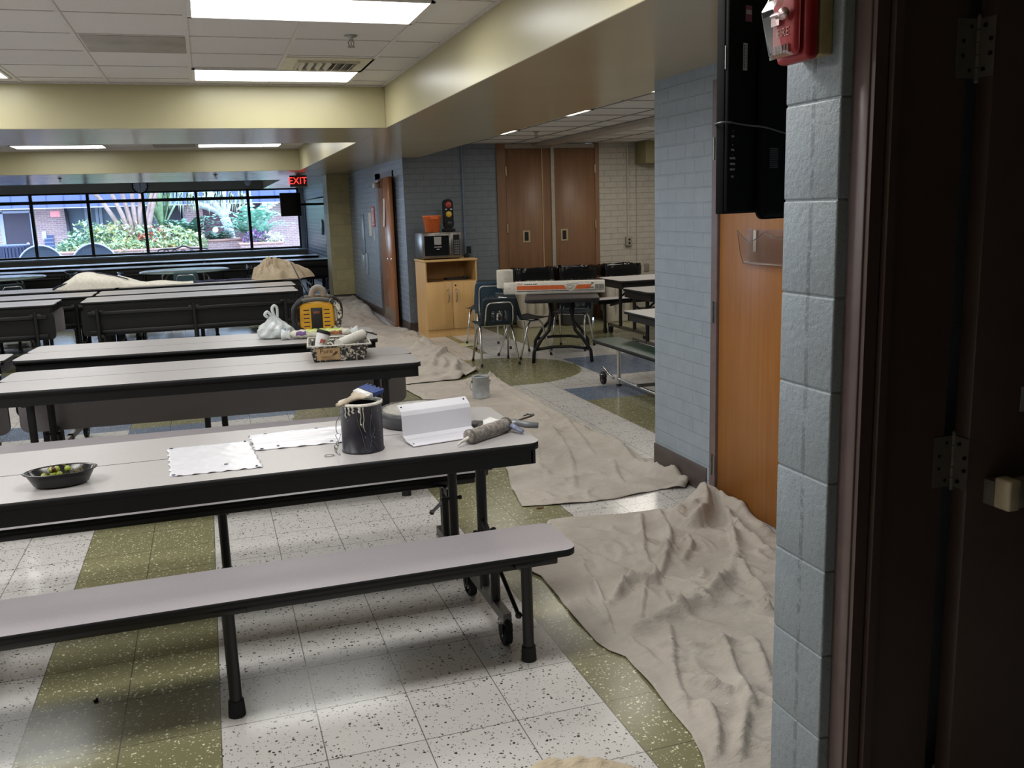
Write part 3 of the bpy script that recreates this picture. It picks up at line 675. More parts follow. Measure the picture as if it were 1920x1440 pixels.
# tissue roll
rl = MB(); rl.lathe([(.022, .0), (.09, .0), (.093, .004), (.093, .196), (.09, .2), (.022, .2), (.022, .0)], 32, caps=(False, False))
for k in range(9): rl.lathe([(.0932, .02+k*.019), (.0938, .023+k*.019), (.0932, .026+k*.019)], 32, caps=(False, False))
tag(rl.build('paper_towel_roll', M('white_tissue', 'd9d5ca', .9), None, (3.175, 9.93, .743)), 'white paper towel roll standing on the folding table', 'paper roll')
# trash cans
BAG = M('black_liner', '0d0d0f', .22); CAN1 = M('putty_can', 'b9b2a6', .5); CAN2 = M('dark_grey_can', '3a3b3d', .5)
def slim_can(label, x, y, mat, sd, w=.54):
    t = thing('trash_can', label, 'trash can', (x, y, 0))
    b = MB(); pr = [(.78, 0), (.80, .02), (1, .70), (1.0, .72)]
    P = [rrect(-w/2*k, w/2*k, -.16*k, .16*k, .06) for k, _ in pr]; n = len(P[0])
    b.add([(p[0], p[1], z) for q, (k, z) in zip(P, pr) for p in q], [(j*n+i, j*n+(i+1) % n, (j+1)*n+(i+1) % n, (j+1)*n+i) for j in range(3) for i in range(n)]+[tuple(range(n))[::-1]], 0, True)
    for xx in (-.12, .0, .12): b.bbox(xx-.012, xx+.012, -.168, -.15, .2, .70, .004, 1)
    b.build('bin', mat, t)
    b = MB(); n = 64
    def bag(u, v):
        a = u*2*PI; c, s = math.cos(a), math.sin(a); e = .35
        X = math.copysign(abs(c)**e, c)*(w/2+.012); Y = math.copysign(abs(s)**e, s)*.172
        wob = 1+.010*math.sin(a*9+sd)+.010*math.sin(a*23+v*9+sd*2)
        if v < .4: z = .655+.125*(v/.4)+.006*math.sin(a*11+sd); k = 1.03*wob
        elif v < .6: z = .81+.008*math.sin(a*3+sd)+.005*math.sin(a*15); k = 1.0*wob
        else: z = .80-.10*(v-.6)/.4; k = .92-.12*(v-.6)
        return (X*k, Y*k, z)
    b.grid(bag, n, 12); b.build('liner', BAG, t); return t
slim_can('pale trash can with black liner, left of the dark one, before the folding doors', 4.22, 11.95, CAN1, 1)
slim_can('dark grey trash can with black liner between two pale ones', 4.83, 11.9, CAN2, 2.3)
slim_can('pale trash can with black liner against the cream brick wall', 5.5, 11.9, CAN1, 4.1)
# maple cabinet
cb = thing('storage_cabinet', 'pale maple cabinet with open shelf and two doors carrying the microwave', 'cabinet', (2.985, 11.9, 0))
w, d, h = .345, .29, 1.0
b = MB(); b.box(-w, -w+.018, -d, d, 0, h-.025); b.box(w-.018, w, -d, d, 0, h-.025); b.box(-w+.018, w-.018, d-.012, d-.002, 0, h-.026); b.box(-w+.018, w-.018, -d+.018, d-.012, .03, .099); b.box(-w+.018, w-.018, -d+.02, d-.012, .70, .718); b.box(-w+.018, w-.018, -d+.004, -d+.016, 0, .095)
b.build('carcass', MAPLE, cb); MB().bbox(-w-.012, w+.012, -d-.015, d, h-.025, h, .003, 1).build('top_board', MAPLE, cb)
for s in (-1, 1):
    x0, x1 = (-w+.002, -.002) if s < 0 else (.002, w-.002)
    dr = MB().bbox(x0, x1, -d-.016, -d+.002, .1, .712, .002, 1).build('door', MAPLE, cb)
    hx = -.055 if s < 0 else .05
    MB().tube([(hx, -d-.014, .45), (hx, -d-.036, .465), (hx+.004, -d-.046, .52), (hx, -d-.036, .60), (hx, -d-.014, .615)], .0065, 8).build('handle', STEEL, dr)
    if s > 0: MB().cyl((.045, -d-.014, .665), (.045, -d-.021, .665), .011, n=12).build('lock', BLACK, dr)
gd = MB(); gd.bbox(-.02, .27, -.1, .1, .719, .745, .006); gd.bbox(.2, .26, -.12, -.06, .745, .77, .006); gd.bbox(-.0, .1, -.11, -.05, .745, .757, .004); gd.tube([(-.3, -.16, .722), (-.25, -.2, .723), (-.15, -.19, .723), (-.05, -.1, .73)], .005, 6)
tag(gd.build('disc_player', M('dark_device', '26262a', .35), None, (2.985, 11.85, 0)), 'flat dark device with a cord on the open cabinet shelf', 'device')
# microwave
mw = thing('microwave', 'stainless microwave with a dark window on the maple cabinet', 'microwave', (2.90, 11.9, 1.002))
STM = M('stainless', '8a8784', .28, .9)
MB().bbox(-.265, .265, -.2, .22, .012, .345, .008).build('body', STM, mw)
dr = MB().bbox(-.262, .115, -.222, -.2, .02, .335, .005).build('door', STM, mw)
MB().box(-.235, .085, -.2245, -.222, .05, .305).build('window', M('microwave_window', '0b0b0d', .12), dr)
b = MB(); f = face((-.06, -.2252, .2), (1, 0, 0), (0, -1, 0))
b.prism([(-.045, -.01), (.045, -.01), (.05, .09), (-.05, .09)], 0, .0004, mat=f); b.add([f @ Vector(q) for q in ((-.05, -.045, 0), (.05, -.045, 0), (.05, -.033, 0), (-.05, -.033, 0), (-.02, -.075, 0), (.02, -.075, 0), (.02, -.062, 0), (-.02, -.062, 0))], [(0, 1, 2, 3), (4, 5, 6, 7)]); b.build('sticker', M('pale_sticker', '9a9a98', .6), dr)
MB().tube([(.098, -.222, .06), (.098, -.245, .075), (.098, -.245, .28), (.098, -.222, .295)], .008, 8).build('handle', STEEL, dr)
cp = MB().box(.155, .235, -.2035, -.2, .05, .31).build('control_panel', BLACK, mw)
b = MB()
for i in range(3):
    for j in range(6): b.box(.162+i*.024, .180+i*.024, -.2055, -.2035, .06+j*.032, .082+j*.032)
b.build('key', M('grey_keys', '6d6d70', .5), cp)
b = MB()
for x in (-.22, .22):
    for y in (-.16, .18): b.cyl((x, y, 0), (x, y, .014), .018, n=10)
b.build('foot', RUB, mw)
# orange bucket and toy traffic light on the microwave
bk = MB(); bk.lathe([(.088, 0), (.092, .004), (.118, .195), (.124, .198), (.124, .215), (.113, .215), (.085, .01), (.0, .01)], 32, caps=(True, False)); bk.box(-.055, .055, -.129, -.118, .172, .198)
o = tag(bk.build('bucket', M('orange_plastic', 'e06f38', .42), None, (2.835, 11.92, 1.349)), 'orange plastic bucket on the microwave', 'bucket')
tl = thing('toy_traffic_light', 'black toy traffic light standing on the microwave beside the bucket', 'traffic light', (3.08, 12.02, 1.349))
b = MB(); b.prism(rrect(-.062, .062, 0.03, .42, .055), -.05, .05, mat=face((0, 0, 0), (1, 0, 0), (0, -1, 0)), sm=True); b.bbox(-.08, .08, -.06, .06, 0, .035, .008); b.build('housing', BLACK, tl)
for z, c in ((.35, M('red_lens', 'b5433c', .3)), (.225, M('yellow_lens', 'd8b43e', .3)), (.10, M('dark_green_lens', '1f2a26', .3))):
    MB().ball((0, -.045, z), .042, 20, sy=.45).build('lens', c, tl)
MB().box(-.045, -.025, -.052, -.049, .282, .296).box(.02, .045, -.052, -.049, .282, .296).build('sticker', PAPER, tl)
# conduit runs and boxes on the walls
def conduit(label, x, z0, z1, bx, mat, boxm, name='conduit'):
    t = thing('wall_conduit', label, 'conduit', (x, YA, 0))
    MB().cyl((0, -.014, z0), (0, -.014, z1), .0125, n=10).build('pipe', mat, t)
    o = MB().bbox(bx[0], bx[1], -.055, 0, bx[2], bx[3], .006).build('outlet_box', boxm, t)
    return t, o
t, o = conduit('slate conduit and outlet box beside the microwave', 3.385, 1.17, 2.5, (-.02, .09, .985, 1.175), M('slate_conduit', '6d7f94', .4), M('grey_box', '5a6672', .4))
MB().box(.004, .066, -.058, -.055, 1.03, 1.13).build('receptacle', BLACK, o)
t, o = conduit('cream conduit dropping to a wall outlet on the cream brick', 5.85, 1.16, 2.5, (-.045, .045, 1.03, 1.165), M('cream_conduit', 'b9b0a0', .5), M('putty_box', '8f877b', .5))
MB().cyl((0, -.055, 1.125), (0, -.059, 1.125), .016, n=10).cyl((0, -.055, 1.075), (0, -.059, 1.075), .016, n=10).build('receptacle', BLACK, o)
MB().cyl((5.99-5.85, -.01, .0), (5.99-5.85, -.01, 2.5), .006, n=8).build('cable', M('cream_cable', 'aaa192', .5), t)
tag(MB().bbox(6.11, 6.19, YA-.012, YA, .64, .76, .003).build('wall_switch', M('putty_plate', '7f776d', .5)), 'putty wall plate low on the cream brick wall', 'wall plate')
tag(MB().bbox(5.97, 7.2, YA-.35, YA, 2.19, 2.5, .006).build('air_duct', paint('olive_duct_paint', '8a815c', .5)), 'olive painted duct box high in the alcove corner', 'duct')
gb = MB(); gb.bbox(-.035, .035, -.02, .02, 0, .04, .006); gb.cyl((.0, 0, .04), (0, 0, .055), .012, n=10)
tag(gb.build('doorstop_gadget', BLACK, None, (3.27, 11.86, 1.002)), 'small black gadget on the cabinet top right of the microwave', 'gadget')
nf = MB(); nf.grid(lambda u, v: ((u-.5)*.30+.06*v, (v-.5)*.28, .002+.004*math.sin(u*5)), 8, 6); tag(nf.build('paper_scrap', M('yellow_green_paper', 'b5b48c', .7), None, (2.95, 10.75, 0), (0, 0, .2)), 'pale yellow-green paper lying on the floor before the cabinet', 'paper')
# far right wall: sign, notices, switch, mirror plate, clock
xw = X2
sg = thing('extinguisher_sign', 'red and white fire extinguisher sign beside the far door', 'sign', (xw, 14.80, 1.56))
MB().box(-.012, 0, -.13, .13, -.16, .16).build('panel', M('red_sign', 'b8342f', .45), sg)
MB().box(-.0135, -.012, -.1, .1, -.13, .13).build('border', M('white_sign', 'd8d4d0', .5), sg)
b = MB(); b.prism(rrect(-.075, .075, -.11, .105, .02), .0136, .0145, mat=face((0, 0, 0), (0, -1, 0), (-1, 0, 0))); b.build('field', M('red_sign_2', 'b8342f', .45), sg)
b = MB(); f = face((0, 0, 0), (0, -1, 0), (-1, 0, 0)); b.prism(rrect(-.03, .03, -.09, .05, .015), .015, .016, mat=f); b.prism([(-.012, .05), (.012, .05), (.03, .09), (-.02, .09)], .015, .016, mat=f); b.build('symbol', M('white_sign_2', 'd8d4d0', .5), sg)
tag(MB().box(xw-.004, xw, 15.05, 15.28, 1.25, 1.62).build('notice', PAPER), 'white paper notice left of the extinguisher sign', 'notice')
tag(MB().box(xw-.006, xw, 14.76, 14.84, 1.18, 1.36).build('notice_card', M('white_card_2', 'cfd2d4', .6)), 'small white card under the extinguisher sign', 'card')
tag(MB().bbox(xw-.02, xw, 15.75, 16.05, .95, 1.6, .006).build('wall_panel', M('pale_blue_panel', '8fa3b5', .35)), 'tall pale blue panel on the far brick wall left of the red sign', 'panel')
tag(MB().bbox(xw-.05, xw, 15.7, 15.95, .72, .93, .006).bbox(xw-.02, xw, 15.55, 15.75, .6, .95, .006).build('switch_box', M('grey_switch_box', '9aa5b0', .35)), 'grey electrical box below the pale panel on the far wall', 'electrical box')
pl = MB(); pl.lathe([(.0, 0), (.17, 0), (.18, .012), (.17, .03), (.0, .045)], 28, mat=face((xw, 21.6, 1.33), (0, -1, 0), (-1, 0, 0)), caps=(False, False)); tag(pl.build('wall_plaque', M('pale_teal', '9dbcc0', .3)), 'round pale teal plaque on the shiny brick wall near the windows', 'plaque')
ck = thing('wall_clock', 'round black-rimmed wall clock above the windows', 'clock', (-1.46, YW, 2.47))
f = face((0, 0, 0), (1, 0, 0), (0, -1, 0))
MB().lathe([(.0, 0), (.19, 0), (.195, .03), (.17, .045), (.165, .03), (0, .03)], 32, mat=f, caps=(False, False)).build('rim', BLACK, ck)
MB().lathe([(.0, .032), (.165, .032)], 32, mat=f, caps=(False, False)).build('dial', M('clock_dial', 'f0f0f2', .5), ck)
b = MB(); b.add([f @ Vector(q) for q in ((-.008, -.02, .035), (.008, -.02, .035), (.004, .13, .035), (-.004, .13, .035), (-.007, .02, .036), (.007, .02, .036), (.005, -.11, .036), (-.005, -.11, .036))], [(0, 1, 2, 3), (4, 5, 6, 7)])
for k in range(12):
    a = k*PI/6; b.obox(f @ Matrix.Rotation(a, 4, 'Z') @ Matrix.Translation((0, .142, .034)), .012, .026, .002)
b.build('hands', BLACK, ck)
# exit sign and far television
ex = thing('exit_sign', 'red illuminated EXIT sign hanging from the soffit before the windows', 'exit sign', (1.60, 16.5, 2.10))
MB().bbox(-.145, .145, -.03, .03, 0, .195, .006).build('case', M('sign_case', '5c4a48', .4), ex)
MB().box(-.128, .128, -.034, -.03, .018, .178).build('panel', M('sign_panel', '4d1a1c', .4), ex)
b = MB(); b.mesh(text('EXIT', .165, .001, .92), face((-.012, -.0355, .098), (1, 0, 0), (0, -1, 0))); b.prism([(.112, .085), (.124, .098), (.112, .111)], .0345, .036, mat=face((0, 0, 0), (1, 0, 0), (0, -1, 0))); b.build('lettering', emit('red_letters', 'ff3a34', 2.2), ex)
MB().cyl((0, 0, .19), (0, 0, .225), .03, n=12).build('stem', M('sign_case_2', '8c6a66', .4), ex)
tv = thing('far_television', 'small black television on an arm beside the windows', 'television', (1.66, 19.0, 0))
MB().bbox(-.2, .2, -.03, .04, 1.605, 2.06, .012).build('housing', BLACK, tv, rot=(0, 0, .12)); MB().box(-.175, .175, -.032, -.03, 1.64, 2.03).build('screen', M('dark_screen', '0c0c10', .15), tv, rot=(0, 0, .12))
MB().tube([(0, .04, 1.83), (.3, .2, 1.83), (.62, .25, 1.83), (.905, .3, 1.83)], .022, 8).bbox(.87, .905, .2, .4, 1.68, 1.98, .006).build('wall_arm', BLACK, tv)
tag(MB().tube([(X2-.015, 21.0, 2.0), (X2-.015, 24.9, 2.0), (X2-.02, 24.95, 1.96), (X2-.02, 25.0, .76)], .012, 6).build('wall_cable', BLACK), 'black cable running along the shiny brick wall to the windows', 'cable')
# round tables with chairs before the windows
RT = M('pale_green_laminate', '9fb4b2', .25)
for k, (x, y) in enumerate(((-.40, 17.25), (-3.42, 17.6))):
    t = thing('round_table', ('round pale table behind the green-blue chair, before the windows', 'round pale table at left, partly out of view, before the windows')[k], 'table', (x, y, 0), .3, 'round tables')
    MB().lathe([(0, .71), (.74, .71), (.755, .722), (.74, .737), (0, .737)], 48, caps=(False, False)).build('tabletop', RT, t)
    for a in range(4): q = a*PI/2+.6; MB().tube([(.1*math.cos(q), .1*math.sin(q), .70), (.42*math.cos(q), .42*math.sin(q), .69), (.5*math.cos(q), .5*math.sin(q), .62), (.55*math.cos(q), .55*math.sin(q), 0)], .016, 8).build('leg', CHROME, t)
TEAL = M('green_blue_plastic', '3f5a5e', .4)
chair('green-blue chair with chrome-framed back, facing the round table', -.36, 16.05, 0, TEAL, None, .78)
chair('chair in profile at the left edge of the middle round table', -1.15, 16.75, -1.2, NAVY, None, .78)
chair('chair in profile at the right edge of the middle round table', .45, 16.75, 1.35, TEAL, None, .78)
chair('chair in profile at the right edge of the left round table', -2.45, 17.3, 1.4, TEAL, None, .78)
chair('chair facing the left round table, its chrome legs showing', -3.05, 16.55, .3, NAVY, None, .70)
t = slim_can('dark trash can with black liner left of the heaped drop cloth', .95, 16.5, CAN2, 5.0, .62)
# ================================================================ THINGS ON THE NEAR TABLES
TT = .738
def spl(pts, n=8):
    """smooth curve through points"""
    P = [Vector(p) for p in pts]; out = []
    for i in range(len(P)-1):
        a, b, c, d = P[max(i-1, 0)], P[i], P[i+1], P[min(i+2, len(P)-1)]
        for k in range(n):
            t = k/n; out.append(.5*((2*b)+(c-a)*t+(2*a-5*b+4*c-d)*t*t+(3*b-a-3*c+d)*t**3))
    return out+[P[-1]]
# black gallon can with brush
def can(label, x, y, z, body, rim, R=.0815, H=.19, handle=True):
    t = thing('paint_can', label, 'paint can', (x, y, z))
    b = MB(); b.lathe([(R-.002, 0), (R, .004), (R-.003, .006), (R-.003, H-.012), (R+.001, H-.008)], 48, caps=(True, False)); b.lathe([(R-.019, H-.009), (R-.008, H-.02), (R-.008, H-.12), (0, H-.12)], 40, caps=(False, False)); b.build('body', body, t)
    b = MB(); b.lathe([(R+.001, H-.008), (R+.002, H), (R-.004, H+.001), (R-.007, H-.006), (R-.011, H-.006), (R-.014, H), (R-.017, H-.004), (R-.019, H-.009)], 48, caps=(False, False)); b.build('rim', rim, t)
    return t
BC = NT('scratched_black_paint')
def _bc(n):
    v = n.coord(); f = n.noise(v, 14, 6, .7); w = n.node('ShaderNodeTexVoronoi', i_Scale=70.); n.link(v, w.inputs['Vector'])
    k = n.math('MULTIPLY', n.math('LESS_THAN', w.outputs['Distance'], .12), n.math('GREATER_THAN', f, .52))
    n.set(col=n.mix(n.math('MULTIPLY', k, .7), n.ramp(f, [(.3, '1c1b22'), (.75, '33323b')]), lin('c9c7c8')), rough=n.math('MULTIPLY_ADD', f, .3, .2)); return n.m
BC = _bc(BC); DRIP = M('dried_white_paint', 'cfcbc0', .6, 0, .4, .15, 40)
DRIPG = M('dried_grey_paint', '5e5d64', .6)
pc_ = can('black gallon paint can with a blue brush laid across its rim, on the nearest table', .503, 3.425, TT, BC, DRIP)
b = MB()
def onc(a, z, r=.0805): return (r*math.cos(a), r*math.sin(a), z)
for a, z0, z1, w in ((-1.75, .18, .105, .0013), (-1.62, .18, .085, .0012), (-1.8, .18, .16, .004), (-2.1, .182, .158, .004), (-2.3, .18, .15, .0035), (-2.5, .18, .14, .003)):
    b.tube([onc(a+.05*math.sin(z0*90+k*1.7)*(k/6), z0+(z1-z0)*k/6) for k in range(7)], [w*(1.5 if k == 0 else 1) for k in range(7)], 6)
b.ball(onc(-1.75, .115), .0035, 8)
b.build('drips', DRIP, pc_)
b = MB()
for a, pts in ((0, [(-1.95, .17), (-1.88, .12), (-1.75, .08), (-1.68, .05), (-1.6, .01)]), (1, [(-1.2, .17), (-1.22, .12), (-1.1, .09), (-1.3, .055), (-1.1, .03), (-1.0, .01)]), (2, [(-1.25, .15), (-1.35, .09), (-1.3, .055), (-1.38, .02)])):
    b.tube(spl([onc(q, z) for q, z in pts], 6), .0009, 5)
b.build('dried_streaks', DRIPG, pc_)
# loose wire bail and chain at its left
b = MB()
b.tube(spl([onc(-2.75, .155, .083), (-.097, -.035, .13), (-.103, -.04, .10), (-.1, -.045, .085)], 6), .0014, 6)
b.tube([(-.1, -.045, .085), (-.108, -.05, .078), (-.098, -.048, .052), (-.088, -.044, .078)], .0013, 6, closed=True)
for k, (x, z) in enumerate(((-.102, .045), (-.108, .033), (-.11, .021))):
    b.tube([(x+.007*math.cos(a)*(1 if k % 2 else .5), -.05+.005*math.sin(a)*(0 if k % 2 else 1), z+.009*math.sin(a)) for a in [i*PI/4 for i in range(8)]], .0014, 6, closed=True)
b.tube(spl([(-.11, -.05, .014), (-.103, -.054, .004), (-.095, -.056, .003), (-.1, -.05, .008)], 5), .0014, 6)
b.tube([(-.135+.018*math.cos(a), -.045+.016*math.sin(a), .002) for a in [i*PI/6 for i in range(12)]], .0013, 6, closed=True)
b.build('wire_chain', DSTEEL, pc_)
# brush
br = thing('paint_brush', 'wide blue-bristled paint brush resting across the black can', 'brush', (.503, 3.425, TT+.2), 0)
d = Vector((.085, .045, .02)).normalized(); s_ = Vector((0, 0, 1)); side = Vector((-.35, .9, .15)).normalized()
side = (side-d*side.dot(d)).normalized(); nr = d.cross(side).normalized()
def brm(o, wx): return Matrix(((d[0], side[0], nr[0], o[0]), (d[1], side[1], nr[1], o[1]), (d[2], side[2], nr[2], o[2]), (0, 0, 0, 1)))
K = brm((.0, 0.0, .012), 0)
b = MB(); b.bbox(-.0, .03, -.045, .045, -.009, .009, .003, 1, mat=K); b.build('ferrule', M('painted_ferrule', 'c9c6c4', .4, .3), br)
b = MB()
for i in range(13):
    y = -.042+i*.007
    b.add([K @ Vector(q) for q in ((.03, y-.0045, -.009), (.03, y+.0045, -.009), (.03, y+.0045, .009), (.03, y-.0045, .009), (.075+.006*math.sin(i*2.1), y*1.12-.003, -.006), (.075+.006*math.sin(i*2.1), y*1.12+.003, -.006), (.078+.006*math.sin(i*2.1), y*1.12+.003, .006), (.078+.006*math.sin(i*2.1), y*1.12-.003, .006))], [(0, 1, 5, 4), (1, 2, 6, 5), (2, 3, 7, 6), (3, 0, 4, 7), (4, 5, 6, 7)])
b.build('bristles', M('blue_bristles', '31457a', .7, 0, .3, .3, 200), br)
b = MB(); b.add([K @ Vector(q) for i in range(13) for q in ((.0755+.006*math.sin(i*2.1), (-.042+i*.007)*1.12-.003, .0065), (.081+.006*math.sin(i*2.1), (-.042+i*.007)*1.12, .004), (.0755+.006*math.sin(i*2.1), (-.042+i*.007)*1.12+.003, .0065))], [(3*i, 3*i+1, 3*i+2) for i in range(13)]); b.build('painted_tips', DRIP, br)
b = MB(); prof = [(0, .043, .009), (-.015, .036, .010), (-.03, .02, .0105), (-.05, .0135, .010), (-.08, .0145, .009), (-.105, .013, .007), (-.112, .006, .004)]
vs = []; n = 12
for x, wy, wz in prof: vs += [K @ Vector((x, wy*math.cos(t*2*PI/n), wz*math.sin(t*2*PI/n)-.0)) for t in range(n)]
b.add(vs, [(i*n+t, i*n+(t+1) % n, (i+1)*n+(t+1) % n, (i+1)*n+t) for i in range(len(prof)-1) for t in range(n)]+[tuple(range((len(prof)-1)*n, len(prof)*n))], 0, True)
b.build('handle', M('raw_wood_handle', 'b5a792', .55, 0, .3, .2, 25), br)
# round grey lid box lying behind (upturned bucket lid / plate)
td = thing('round_tray', 'large round dark tray with a pale top lying behind the white bracket', 'tray', (.80, 3.93, TT-.02))
td.location = (.80, 3.78, TT)
MB().lathe([(.148, 0), (.166, .003), (.17, .062), (.164, .066), (.152, .064)], 56, caps=(True, False)).build('side', M('charcoal_side', '3c3c40', .35), td)
MB().lathe([(.153, .0645), (.148, .058), (0, .058)], 56, caps=(False, False)).build('top', M('speckled_pale_top', 'b6b2ab', .6, 0, .4, .15, 60), td)
# white angle bracket (bent sheet)
wb = thing('bent_metal_bracket', 'white bent sheet bracket with screw holes standing on the nearest table', 'bracket', (0, 0, 0))
P0, P1 = Vector((.668, 3.475, TT)), Vector((.985, 3.53, TT)); ax = (P1-P0).normalized(); back = Vector((-ax.y, ax.x, 0)); Lb = (P1-P0).length*.93
sec = [(-.105, .001), (-.104, .003), (-.03, .006), (-.026, .012), (0, .02), (.004, .10), (.012, .115), (.05, .135)]
b = MB(); b.grid(lambda u, v: tuple(P0+ax*(u*Lb)+back*np.interp(v*7, range(8), [q[0] for q in sec])+Vector((0, 0, np.interp(v*7, range(8), [q[1] for q in sec])))), 12, 42, 0, False)
b.build('sheet', M('white_enamel', 'dcdbe2', .35, 0, .5, .0), wb, solid=.003)
b = MB()
for u, o_, z in ((.035, -.085, .0075), (.96, -.085, .0075), (.04, .034, .1315), (.95, .034, .1315)): c = P0+ax*(u*Lb)+back*o_; b.cyl((c.x, c.y, TT+z-.003), (c.x, c.y, TT+z+.001), .0035, n=10)
b.build('hole', BLACK, wb)
# caulking gun with grey tube
cg = thing('caulking_gun', 'caulking gun loaded with a grey-smeared tube at the corner of the nearest table', 'caulking gun', (0, 0, 0))
A, B = Vector((.895, 3.325, TT+.029)), Vector((1.09, 3.455, TT+.030)); ax = (B-A).normalized(); pr = Vector((ax.y, -ax.x, 0))
TB = NT('smeared_caulk_tube')
def _tb(n):
    v = n.coord(); f = n.noise(v, 60, 6, .75); g = n.noise(v, 200, 3); n.set(col=n.ramp(f, [(.35, '5f5a55'), (.5, '8d8680'), (.66, 'b9b2aa')]), rough=.6); n.bump(f, .7, .006); return n.m
TB = _tb(TB)
b = MB(); b.cyl(A, B, .0265, n=28); b.cyl(A-ax*.004, A, .02, .0265, n=28); b.build('tube', TB, cg)
MB().cyl(A+Vector((0, 0, -.004)), A-ax*.05+Vector((0, 0, -.012)), .008, .0045, n=14).cyl(A-ax*.05+Vector((0, 0, -.012)), A-ax*.062+Vector((0, 0, -.019)), .005, .004, n=12).build('nozzle', M('white_nozzle', 'd4d0c6', .5), cg)
MB().cyl(B-ax*.008, B+ax*.004, .030, n=28).cyl(A+ax*.002, A+ax*.012, .0285, n=28).build('cradle', M('smeared_cradle', '77726c', .5, .4, .5, .2), cg)
MB().tube([B+ax*.004, B+ax*.05, B+ax*.17, B+ax*.195+pr*-.006, B+ax*.20-pr*.02, B+ax*.185-pr*.034, B+ax*.165-pr*.034], .0045, 8).build('plunger_rod', DSTEEL, cg)
GH = M('grey_painted_handle', '8b8d90', .4, .3)
h0 = B+ax*.01
b = MB(); b.tube([h0+pr*.004, h0+pr*.02+ax*.03, h0+pr*.05+ax*.055+Vector((0, 0, -.008)), h0+pr*.095+ax*.08+Vector((0, 0, -.012))], [.013, .014, .014, .012], 10); b.bbox(-.02, .03, -.014, .014, -.012, .014, .003, 1, mat=face(h0+ax*.015, ax, (0, 0, 1))); b.build('handle', GH, cg)
b = MB(); b.tube([h0+pr*.016-ax*.006, h0+pr*.05-ax*.012+Vector((0, 0, -.008)), h0+pr*.085-ax*.012+Vector((0, 0, -.02))], [.012, .011, .008], 10); b.build('trigger', M('blue_smeared_trigger', '8f97b4', .5, 0, .4, .35, 40), cg)
# folded paper and black lighter-like knob, thin disc
tag(MB().prism([(1.0, 3.62), (1.105, 3.735), (1.135, 3.62), (1.05, 3.50)], TT, TT+.0015).build('paper_slip', PAPER), 'white paper slip under the caulking gun on the nearest table', 'paper')
MBk = MB(); MBk.prism(rrect(-.028, .028, -.0, .018, .008), -.02, .02, mat=face((0, 0, 0), (1, 0, 0), (0, -1, 0)), sm=True)
tag(MBk.build('end_cap', M('grey_black_cap', '4a4846', .4), None, (1.005, 3.60, TT+.002), (0, 0, .9)), 'small dark oval cap on the paper slip beside the bracket', 'cap')
# white foil sheets
def flat_sheet(name, label, pts, amp, mat, marks, sd, creases=()):
    a, b_, c, d_ = [Vector((p[0], p[1], 0)) for p in pts]
    def fn(u, v):
        p = (a*(1-u)+d_*u)*(1-v)+(b_*(1-u)+c*u)*v
        e = min(u, 1-u, v, 1-v)
        z = TT+.0012+amp*max(0, smoothnoise(u*9, v*7, sd))*1.2+(.004*max(0, math.sin(u*37+sd)*math.sin(v*23)) if e < .02 else 0)
        for cv, w in creases: z += .005*math.exp(-((v-cv)/w)**2)
        j = .004*math.sin(u*41+v*37+sd) if e < .01 else 0
        return (p.x+j, p.y+j*.7, z)
    o = tag(MB().grid(fn, 50, 40).build(name, mat, solid=.0008), label, 'sheet')
    m = MB()
    for u, v in marks:
        q = Vector(fn(u, v)); m.bbox(-.007, .007, -.004, .004, 0, .002, .001, 1, mat=Matrix.Translation(q+Vector((0, 0, .001))) @ Matrix.Rotation(u*5, 4, 'Z'))
    m.build('blue_mark', M('blue_marks', '252b52', .5), o); return o
FOIL = M('glossy_white_sheet', 'dcdce2', .22, 0, .5, .02)
flat_sheet('plastic_sheet', 'glossy white sheet with torn edges left of the paint can', [(-.215, 3.765), (-.191, 3.333), (.123, 3.322), (.092, 3.76)], .0016, FOIL, ((.04, .03), (.95, .03), (.03, .97), (.62, .8), (.94, .95)), 1.)
flat_sheet('plastic_sheet', 'second glossy white sheet running behind the black paint can', [(.096, 3.855), (.108, 3.58), (.56, 3.56), (.60, 3.88)], .0022, FOIL, ((.13, .1), (.55, .06), (.2, .86), (.65, .9), (.06, .94)), 2.6, ((.14, .05), (.62, .05)))
# oval bowl with grapes
bw = thing('food_bowl', 'black oval takeout bowl with leftover grapes on the nearest table', 'bowl', (-.548, 3.40, TT), .08)
MB().lathe([(.0, .002), (.072, .002), (.078, .006), (.098, .048), (.104, .049), (.106, .052), (.100, .054), (.094, .050), (.074, .010), (0, .008)], 48, sx=1.12, sy=.74, caps=(False, False)).build('bowl', M('glossy_black_plastic', '131315', .2), bw)
GRG = M('green_grape', '9aa83e', .3, 0, .5, .1); GRR = M('red_grape', '5b2129', .3, 0, .5, .1); STEMM = M('grape_stem', '8d7f45', .6)
random.seed(11)
for k in range(13):
    a, r = random.uniform(0, 2*PI), random.uniform(.0, .045)
    red = k in (2, 6, 9, 12)
    tag(MB().ball((0, 0, 0), .0105, 14, sx=1.15).build('grape', GRR if red else GRG, None, (-.56+r*math.cos(a)*1.1+(.018 if red else -.012), 3.405+r*math.sin(a)*.7, TT+.021+.016*(k % 3)), (0, .3*k, k)), 'red grape in the black oval bowl' if red else 'green grape in the black oval bowl', 'grape', 'red grapes in the oval bowl' if red else 'green grapes in the oval bowl')
b = MB()
for k in range(16):
    p = Vector((random.uniform(-.05, .075), random.uniform(-.03, .03), .03)); q = p+Vector((random.uniform(-.03, .03), random.uniform(-.02, .02), random.uniform(.015, .045)))
    b.tube(spl([p, (p+q)/2+Vector((random.uniform(-.012, .012), 0, .006)), q], 3), .0011, 5)
tag(b.build('stripped_grape_bunch', STEMM, None, (-.548, 3.40, TT-.002)), 'bare tangled grape stems sticking up in the oval bowl', 'stems')
